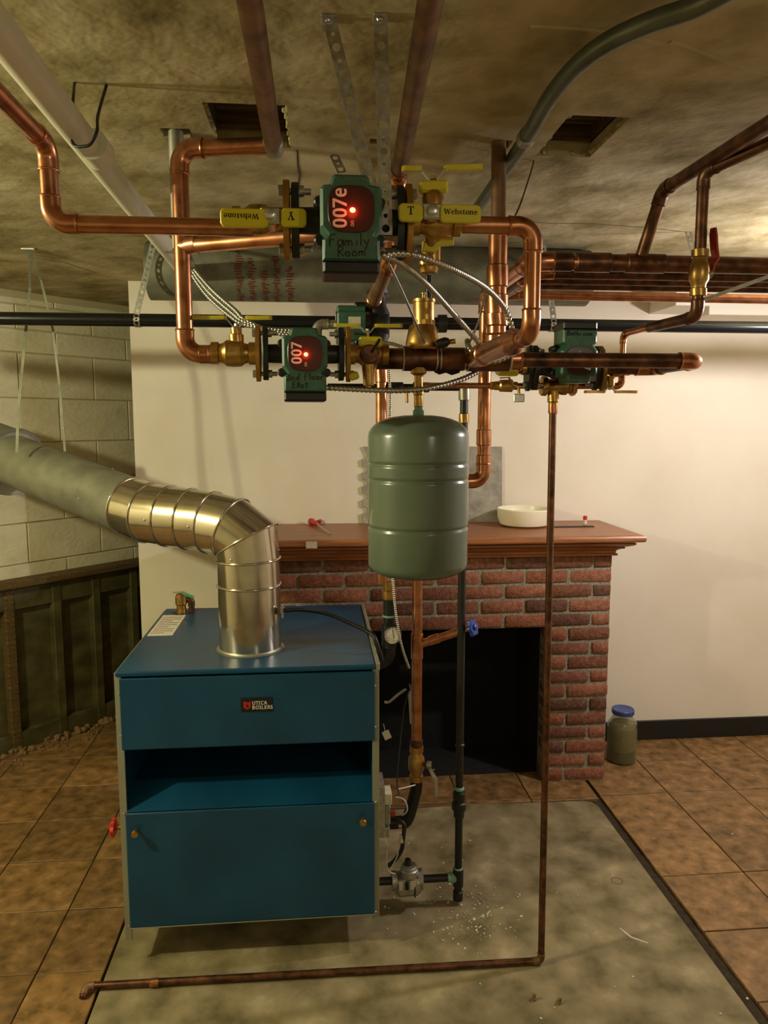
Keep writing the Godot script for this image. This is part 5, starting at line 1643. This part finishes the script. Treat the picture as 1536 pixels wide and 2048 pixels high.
	put(gp, "tee", lathe([[0.0125, -0.032], [0.0175, -0.03], [0.0175, 0.03], [0.0125, 0.032]], Vector3(xg, yh, zg), Vector3.UP, 18), M.iron)
	put(gp, "branch", tube([Vector3(xg, yh, zg), Vector3(0.17, yh, zg)], 0.0125, 18), M.iron)
	put(gp, "branch_tee", lathe([[0.0125, 0.0], [0.0165, 0.012], [0.0165, 0.035], [0.0125, 0.036]], Vector3(xg, yh, zg), Vector3.LEFT, 18), M.verdigris)
	var uy = P(922, 1605, zg).y
	put(gp, "union", lathe([[0.0125, -0.05], [0.018, -0.048], [0.0185, -0.026], [0.024, -0.022], [0.024, 0.0], [0.018, 0.004], [0.018, 0.012], [0.021, 0.014], [0.021, 0.036], [0.0125, 0.04]], Vector3(xg, uy, zg), Vector3.UP, 8), M.iron)
	for y in [1577, 1738, 1490]:
		put(gp, "seal_ring", lathe([[0.0126, -0.006], [0.016, -0.002], [0.0155, 0.004], [0.0126, 0.007]], Vector3(xg, P(922, y, zg).y, zg), Vector3.UP, 18), M.verdigris if y != 1490 else M.iron)
	put(gp, "brass_collar", lathe([[0.0125, -0.015], [0.016, -0.014], [0.016, 0.012], [0.0125, 0.014]], Vector3(xg, P(922, 836, zg).y, zg), Vector3.UP, 18), M.brass)
	put(gp, "top_elbow", lathe([[0.0125, -0.04], [0.0175, -0.038], [0.0175, 0.014], [0.0, 0.016]], Vector3(xg, ytg, zg), Vector3.UP, 18), M.galv)
	put(gp, "cross_pipe", tube([Vector3(xg, ytg, zg), Vector3(P(655, 768, zg).x, ytg, zg)], 0.0105, 16), M.iron_gloss)
	for q in [842, 790]:
		put(gp, "cross_fitting", lathe([[0.0105, -0.026], [0.0155, -0.024], [0.0155, 0.024], [0.0105, 0.026]], Vector3(P(q, 772, zg).x, ytg, zg), Vector3.RIGHT, 16), M.iron)
	put(gp, "petcock", tube([P(814, 776, zg), P(814, 806, zg)], 0.0045, 10), M.brass)
	# gas valve
	var gv = thing("gas_valve", "grey die-cast gas valve with a round top on the boiler gas branch", "gas valve", P(815, 1785, zg))
	var c = P(815, 1757, zg)
	c.y = yh
	put(gv, "body", bbox(c + Vector3(0, -0.012, 0.0), Vector3(0.085, 0.06, 0.075), 0.012), M.zinc)
	put(gv, "end_flange", lathe([[0.02, -0.012], [0.032, -0.01], [0.034, 0.006], [0.02, 0.01]], c + Vector3(0.042, 0, 0), Vector3.RIGHT, 24), M.zinc)
	put(gv, "end_flange", lathe([[0.02, -0.012], [0.03, -0.01], [0.03, 0.006], [0.02, 0.01]], c + Vector3(-0.042, 0, 0), Vector3.RIGHT, 24), M.zinc)
	put(gv, "turret", lathe([[0.026, 0.0], [0.03, 0.004], [0.03, 0.026], [0.026, 0.03], [0.026, 0.036], [0.022, 0.038], [0.022, 0.042], [0.0, 0.042]], c + Vector3(0.004, 0.016, 0.006), Vector3.UP, 28), M.zinc)
	put(gv, "knob", lathe([[0.0105, 0.0], [0.0105, 0.018], [0.009, 0.021], [0.0, 0.021]], c + Vector3(0.0, 0.056, 0.006), Vector3.UP, 18), M.black)
	for q in [[-0.026, 0.012], [0.014, 0.018]]:
		put(gv, "sticker", bbox(c + Vector3(q[0], 0.004, 0.0378), Vector3(q[1], 0.03, 0.001), 0.0), M.paper)
	put(gv, "terminal", bbox(c + Vector3(-0.006, 0.004, 0.039), Vector3(0.012, 0.028, 0.008), 0.002), M.black)
	put(gv, "rib", bbox(c + Vector3(0.02, -0.02, 0.038), Vector3(0.004, 0.036, 0.006), 0.001), M.black)
	# control boxes on the boiler's flank
	var cb = thing("control_module", "grey electrical control module with a red button on the boiler side", "control box", P(782, 1610, -2.2))
	var a = P(768, 1660, -2.2)
	var b = P(792, 1560, -2.2)
	put(cb, "backplate", span(Vector3(0.178, a.y, -2.26), Vector3(0.2, b.y, -2.16), 0.002), M.zinc)
	put(cb, "relay", span(Vector3(0.2, P(790, 1600, -2.2).y, -2.23), Vector3(0.222, P(790, 1578, -2.2).y, -2.17), 0.002), M.paper)
	put(cb, "transformer", span(Vector3(0.2, P(790, 1640, -2.2).y, -2.24), Vector3(0.218, P(790, 1603, -2.2).y, -2.175), 0.003), M.boiler_side)
	put(cb, "red_button", bbox(P(786, 1627, -2.17), Vector3(0.016, 0.017, 0.01), 0.002), M.red_dark)
	put(cb, "junction", span(Vector3(0.18, P(785, 1664, -2.2).y, -2.25), Vector3(0.216, P(785, 1645, -2.2).y, -2.17), 0.002), M.zinc)
	put(cb, "knockout", lathe([[0.0, 0.0], [0.008, 0.0], [0.008, 0.01], [0.0, 0.01]], P(797, 1652, -2.19), Vector3.RIGHT, 16), M.brass)
	# small paper tags
	for q in [[[822, 1382], [826, 1448], 0.02, "long paper tag tied behind the copper return pipe", -2.37], [[770, 1462], [777, 1478], 0.022, "small paper tag wired to the boiler's flank", -2.2]]:
		var t = thing("paper_tag", q[3], "tag", P(q[0][0], q[0][1], q[4]))
		put(t, "card", ribbon([P(q[0][0], q[0][1], q[4]), P(q[1][0], q[1][1], q[4] + 0.006)], Vector3(1, 0, 0.1), q[2], 0.001), M.paper)
		put(t, "string", tube([P(q[0][0], q[0][1], q[4]), P(q[0][0] - 3, q[0][1] - 14, q[4])], 0.001, 6), M.wire_white)
	# bent lever on a dark line behind
	var bl = thing("steel_lever", "bent steel lever poking out beside the boiler flank", "lever", P(770, 1405, -2.36))
	put(bl, "rod", tube(curve([P(769, 1404, -2.36), P(778, 1404, -2.36), P(795, 1390, -2.36), P(812, 1378, -2.36)], 5), 0.0045, 10), M.galv)

# ------------------------------------------------------------------ cables
func cable(label, pts, r, mat, category = "cable", armour = true, group = ""):
	var c = curve(pts, 10)
	var t = thing("armoured_cable" if armour else "cable", label, category, pts[0], group)
	put(t, "sheath", armoured(c, r, r * 1.55) if armour else tube(c, r, 10), mat)
	return t

func build_cables():
	cable("spiral steel cable arching from the family-room pump over the riser", [P(762, 512, -1.2), P(800, 507, -1.22), P(850, 516, -1.25), P(920, 545, -1.36), P(972, 576, -1.5), P(1006, 612, -1.6), P(1022, 650, -1.62), P(1026, 680, -1.62), P(1020, 706, -1.62), P(992, 722, -1.62), P(962, 720, -1.63), P(940, 698, -1.66), P(934, 680, -1.7)], 0.0062, M.armour)
	cable("spiral steel cable slanting from the family-room pump down to the header", [P(768, 512, -1.2), P(795, 522, -1.25), P(850, 565, -1.4), P(905, 625, -1.55), P(940, 665, -1.63), P(962, 692, -1.66)], 0.0058, M.armour)
	cable("spiral steel cable sagging from the second-floor pump under the header", [P(648, 775, -1.62), P(680, 777, -1.62), P(740, 780, -1.63), P(800, 781, -1.64), P(860, 776, -1.66), P(920, 760, -1.7), P(966, 738, -1.74)], 0.0062, M.armour)
	for k in 3:
		cable("bundled spiral steel cable hanging from the ceiling beside the bright copper drop", [PH(352 + k * 5, 478, CEIL), P(372 + k * 4, 515, -2.2), P(382 + k * 3, 545 - k * 4, -2.18), P(415 + k * 5, 592 - k * 6, -2.15), P(460 + k * 5, 632 - k * 6, -2.1), P(492, 650 - k * 5, -2.08), P(560, 660 + k * 4, -2.06), P(640, 660 + k * 4, -2.05)], 0.006, M.armour, "cable", true, "bundled spiral cables")
	cable("spiral steel cable running down beside the copper supply pipe", [P(768, 684, -2.2), P(776, 720, -2.25), P(780, 790, -2.28), P(779, 900, -2.3), P(782, 1100, -2.28), P(786, 1170, -2.27), P(792, 1230, -2.26), P(803, 1290, -2.26), P(818, 1336, -2.28)], 0.0042, M.armour)
	cable("short spiral cable curving behind the air vent", [P(752, 683, -1.95), P(785, 688, -1.95), P(812, 697, -1.95)], 0.005, M.armour)
	cable("black cable sagging across the boiler lid from the flue pipe", [P(566, 1221, -2.24), P(600, 1219, -2.25), P(650, 1226, -2.27), P(700, 1246, -2.25), P(740, 1266, -2.22), P(752, 1282, -2.2), P(764, 1320, -2.2)], 0.0065, M.black, "cable", false)
	var cl = thing("cable_clamp", "small steel cable clamp on the foot of the flue pipe", "clamp", P(565, 1222, -2.25))
	put(cl, "ring", lathe([[0.009, -0.008], [0.013, -0.006], [0.013, 0.006], [0.009, 0.008]], P(565, 1222, -2.25), Vector3.RIGHT, 14), M.steel)
	put(cl, "screw", tube([P(565, 1210, -2.24), P(565, 1236, -2.24)], 0.0035, 8), M.steel)
	cable("thick black cable dropping from the control module to the gas valve", [P(795, 1640, -2.2), P(808, 1650, -2.19), P(806, 1680, -2.2), P(803, 1700, -2.2), P(790, 1720, -2.22), P(776, 1732, -2.24)], 0.0068, M.black, "cable", false)
	cable("thin wire hanging between the paper tag and control module", [P(818, 1380, -2.35), P(810, 1410, -2.33), P(804, 1450, -2.3), P(798, 1510, -2.26), P(794, 1560, -2.22), P(798, 1590, -2.2)], 0.0022, M.black, "wire", false)
	cable("white wire looping from the relay to the junction", [P(792, 1594, -2.17), P(806, 1598, -2.16), P(813, 1608, -2.17), P(814, 1622, -2.18), P(806, 1630, -2.2)], 0.0022, M.wire_white, "wire", false)
	cable("white wire poking out straight towards the black bend", [P(797, 1578, -2.2), P(815, 1574, -2.22), P(830, 1570, -2.26)], 0.0022, M.wire_white, "wire", false)
	cable("white wire curling beside the gas valve", [P(768, 1672, -2.2), P(775, 1690, -2.2), P(790, 1692, -2.2), P(796, 1706, -2.2), P(790, 1722, -2.2), P(780, 1740, -2.2)], 0.0018, M.wire_white, "wire", false)
	cable("white wire dropping down the boiler flank to the valve terminal", [P(775, 1700, -2.2), P(773, 1722, -2.2), P(778, 1742, -2.2), P(790, 1748, -2.22)], 0.0018, M.wire_white, "wire", false)
	cable("brown wire looping above the junction", [P(790, 1590, -2.18), P(800, 1592, -2.17), P(806, 1604, -2.18)], 0.0018, M.wire_brown, "wire", false)
	var tp = thing("cable_wrap", "white tape wrapped around the thick black cable", "tape", P(805, 1672, -2.2))
	put(tp, "wrap", tube([P(805, 1668, -2.2), P(803, 1684, -2.2)], 0.0078, 12), M.paper)
	cable("thin steel hanger wire slanting from pump to air vent", [P(778, 528, -1.4), P(812, 600, -1.55), P(850, 690, -1.69)], 0.0028, M.zinc, "wire", false)
	cable("thin steel hanger wire slanting across the copper riser", [P(972, 575, -1.5), P(958, 640, -1.62), P(932, 700, -1.7)], 0.0024, M.zinc, "wire", false)
	cable("thin brown wire hanging from the ceiling over the upright loop", [PH(1068, 322, CEIL), P(1060, 350, -1.8), P(1040, 410, -1.75), P(1026, 440, -1.72)], 0.002, M.wire_brown, "wire", false)
	# black probe on the header
	var pb = thing("sensor_probe", "small black temperature probe clipped on the header", "sensor", P(885, 690, -1.69))
	put(pb, "head", lathe([[0.0, -0.014], [0.009, -0.013], [0.011, -0.004], [0.011, 0.008], [0.006, 0.016], [0.0, 0.017]], P(885, 686, -1.68), Vector3(1, 0.3, 0.2), 16), M.black)
	put(pb, "nut", lathe([[0.006, -0.006], [0.006, 0.006], [0.0, 0.007]], P(905, 683, -1.68), Vector3(1, 0.1, 0), 6), M.brass)
	# torn black insulation under the header
	var ins = thing("insulation_scrap", "torn black insulation scrap hanging under the header", "scrap", P(890, 745, -1.72))
	var pl = []
	for q in [[868, 738], [922, 738], [918, 746], [905, 750], [893, 745], [880, 749], [870, 744]]:
		var w = P(q[0], q[1], -1.72)
		pl.append(Vector2(w.x, w.y))
	put(ins, "sheet", plate(pl, -1.73, -1.715, Transform3D(), 0.001), M.black_soft)

# ------------------------------------------------------------------ things on the mantel and floor
func build_small_things():
	var my = 1.127
	# white dish
	var c = PH(1049, 1040, my)
	c = Vector3(P(1049, 1040, -3.36).x, my, -3.36)
	var bo = thing("white_dish", "round white ceramic dish on the mantel", "dish", c)
	put(bo, "bowl", lathe([[0.0, 0.004], [0.09, 0.0], [0.112, 0.01], [0.123, 0.035], [0.127, 0.078], [0.124, 0.083], [0.12, 0.079], [0.114, 0.04], [0.1, 0.014], [0.0, 0.012]], c, Vector3.UP, 56), M.ceramic)
	# dark flat blade and red capped stick beside it
	var b0 = Vector3(P(1095, 1048, -3.33).x, my, -3.3)
	var b1 = Vector3(P(1187, 1046, -3.3).x, my, -3.3)
	var bl = thing("metal_blade", "flat dark metal blade lying on the mantel beside the dish", "blade", b1)
	put(bl, "blade", span(b0 + Vector3(0, 0, -0.015), b1 + Vector3(0, 0.004, 0.015), 0.001), M.iron)
	var sc = Vector3(P(1170, 1046, -3.38).x, my, -3.38)
	var cs = thing("capped_stick", "small upright stick with a red cap on the mantel", "stick", sc)
	put(cs, "body", lathe([[0.0, 0.0], [0.0085, 0.001], [0.0085, 0.022], [0.0, 0.022]], sc, Vector3.UP, 18), M.paper)
	put(cs, "cap", lathe([[0.0, 0.022], [0.0095, 0.022], [0.0095, 0.038], [0.008, 0.04], [0.0, 0.04]], sc, Vector3.UP, 18), M.red)
	# screwdriver
	var s0 = PH(661, 1068, my + 0.006)
	var s1 = PH(634, 1048, my + 0.013)
	var s2 = PH(618, 1041, my + 0.016)
	var sd = thing("screwdriver", "screwdriver with a red handle lying on the mantel", "screwdriver", s1)
	put(sd, "shaft", tube([s0, s1], 0.0035, 10), M.steel)
	put(sd, "handle", lathe([[0.0, -0.005], [0.008, -0.003], [0.011, 0.01], [0.012, 0.05], [0.016, 0.07], [0.015, 0.085], [0.009, 0.092], [0.0, 0.093]], s1, s2 - s1, 14), M.red)
	var kn = PH(638, 1043, my + 0.012)
	var wn = thing("wire_nut", "small red wire connector beside the screwdriver", "connector", kn)
	put(wn, "cap", lathe([[0.0, -0.012], [0.007, -0.011], [0.0095, 0.008], [0.008, 0.012], [0.0, 0.013]], kn, Vector3(0.6, 0.2, 0.3), 10), M.red)
	# glass jar beside the fireplace
	var j = Vector3(1.437, 0, -3.3)
	var ja = thing("glass_jar", "murky glass jar with a blue lid on the floor beside the fireplace", "jar", j)
	put(ja, "glass", lathe([[0.0, 0.002], [0.06, 0.0], [0.069, 0.008], [0.07, 0.16], [0.066, 0.19], [0.052, 0.212], [0.046, 0.22], [0.045, 0.236], [0.043, 0.236], [0.044, 0.218], [0.05, 0.208], [0.063, 0.188], [0.067, 0.16], [0.066, 0.01], [0.0, 0.008]], j, Vector3.UP, 40), M.glass)
	put(ja, "contents", lathe([[0.0, 0.009], [0.065, 0.009], [0.0655, 0.058], [0.04, 0.063], [0.0, 0.06]], j, Vector3.UP, 32), M.soot)
	put(ja, "murky_filling", lathe([[0.0, 0.064], [0.064, 0.062], [0.065, 0.15], [0.05, 0.19], [0.0, 0.195]], j, Vector3.UP, 32), mottled(58, 0.02, [[0.0, C(70, 62, 30)], [0.5, C(98, 88, 50)], [1.0, C(126, 114, 74)]], 0.15, 0.7))
	put(ja, "lid", lathe([[0.0, 0.232], [0.05, 0.232], [0.052, 0.236], [0.052, 0.252], [0.049, 0.256], [0.044, 0.255], [0.04, 0.2535], [0.0, 0.2535]], j, Vector3.UP, 40), M.lid_blue)
	# paint flakes and grit scattered on the pad
	var rng = RandomNumberGenerator.new()
	rng.seed = 21
	var st = st_new()
	for k in 190:
		var px = rng.randfn(960.0, 45.0)
		var py = rng.randfn(1835.0, 28.0)
		if k > 130:
			px = rng.randf_range(800, 1500)
			py = rng.randf_range(1500, 2040)
		if k > 165:
			px = rng.randf_range(760, 900)
			py = rng.randf_range(1760, 1870)
		var w = PH(px, py, 0.0075)
		var s = rng.randf_range(0.002, 0.0065) * (1.4 if k % 9 == 0 else 1.0)
		bbox_into(st, w, Vector3(s, s * 0.35, s * rng.randf_range(0.5, 1.2)), 0.0003, Basis.from_euler(Vector3(rng.randf() * 0.4, rng.randf() * 6.0, rng.randf() * 0.4)))
	var fk = MeshInstance3D.new()
	fk.name = "paint_flakes"
	fk.mesh = done(st)
	fk.material_override = M.plaster_bits
	fk.set_meta("kind", "stuff")
	fk.set_meta("label", "pale paint flakes scattered on the concrete around the gas pipe")
	fk.set_meta("category", "debris")
	add_child(fk)
	# two bolts cast into the pad
	for q in [[1067, 1993], [1118, 2000]]:
		var w = PH(q[0], q[1] + 6, 0.006)
		var t = thing("anchor_bolt", "short rusty anchor bolt standing in the concrete pad", "bolt", w, "anchor bolts in the pad")
		put(t, "shank", lathe([[0.005, 0.0], [0.005, 0.018], [0.003, 0.02], [0.0, 0.02]], w, Vector3(0.1, 1, 0.1), 10), M.rubble)
		put(t, "nut", lathe([[0.008, 0.0], [0.008, 0.006], [0.005, 0.007]], w, Vector3(0.1, 1, 0.1), 6), M.rubble)
	var mk = thing("floor_stain", "dark ring stain left by a can on the concrete pad", "stain", PH(1234, 1762, 0.0062))
	put(mk, "ring", tube(ring_points(PH(1234, 1762, 0.0055), 0.0185, 28), 0.0012, 8, false), M.grout)
	var sr = thing("scrape_mark", "pale scrape mark on the concrete pad beside the drain pipe", "mark", PH(1265, 1870, 0.0062))
	put(sr, "scrape", ribbon([PH(1240, 1856, 0.0064), PH(1262, 1874, 0.0064), PH(1296, 1886, 0.0064)], Vector3(0.4, 0, 1), [0.004, 0.008, 0.003], 0.0005), M.plaster_bits)
	var ch = PH(849, 1806, 0.0065)
	var tc = thing("chalk_mark", "pale green chalk smear on the concrete before the gas valve", "mark", ch)
	put(tc, "smear", bbox(ch, Vector3(0.045, 0.001, 0.008), 0.0003, Basis(Vector3.UP, -0.1)), M.verdigris)
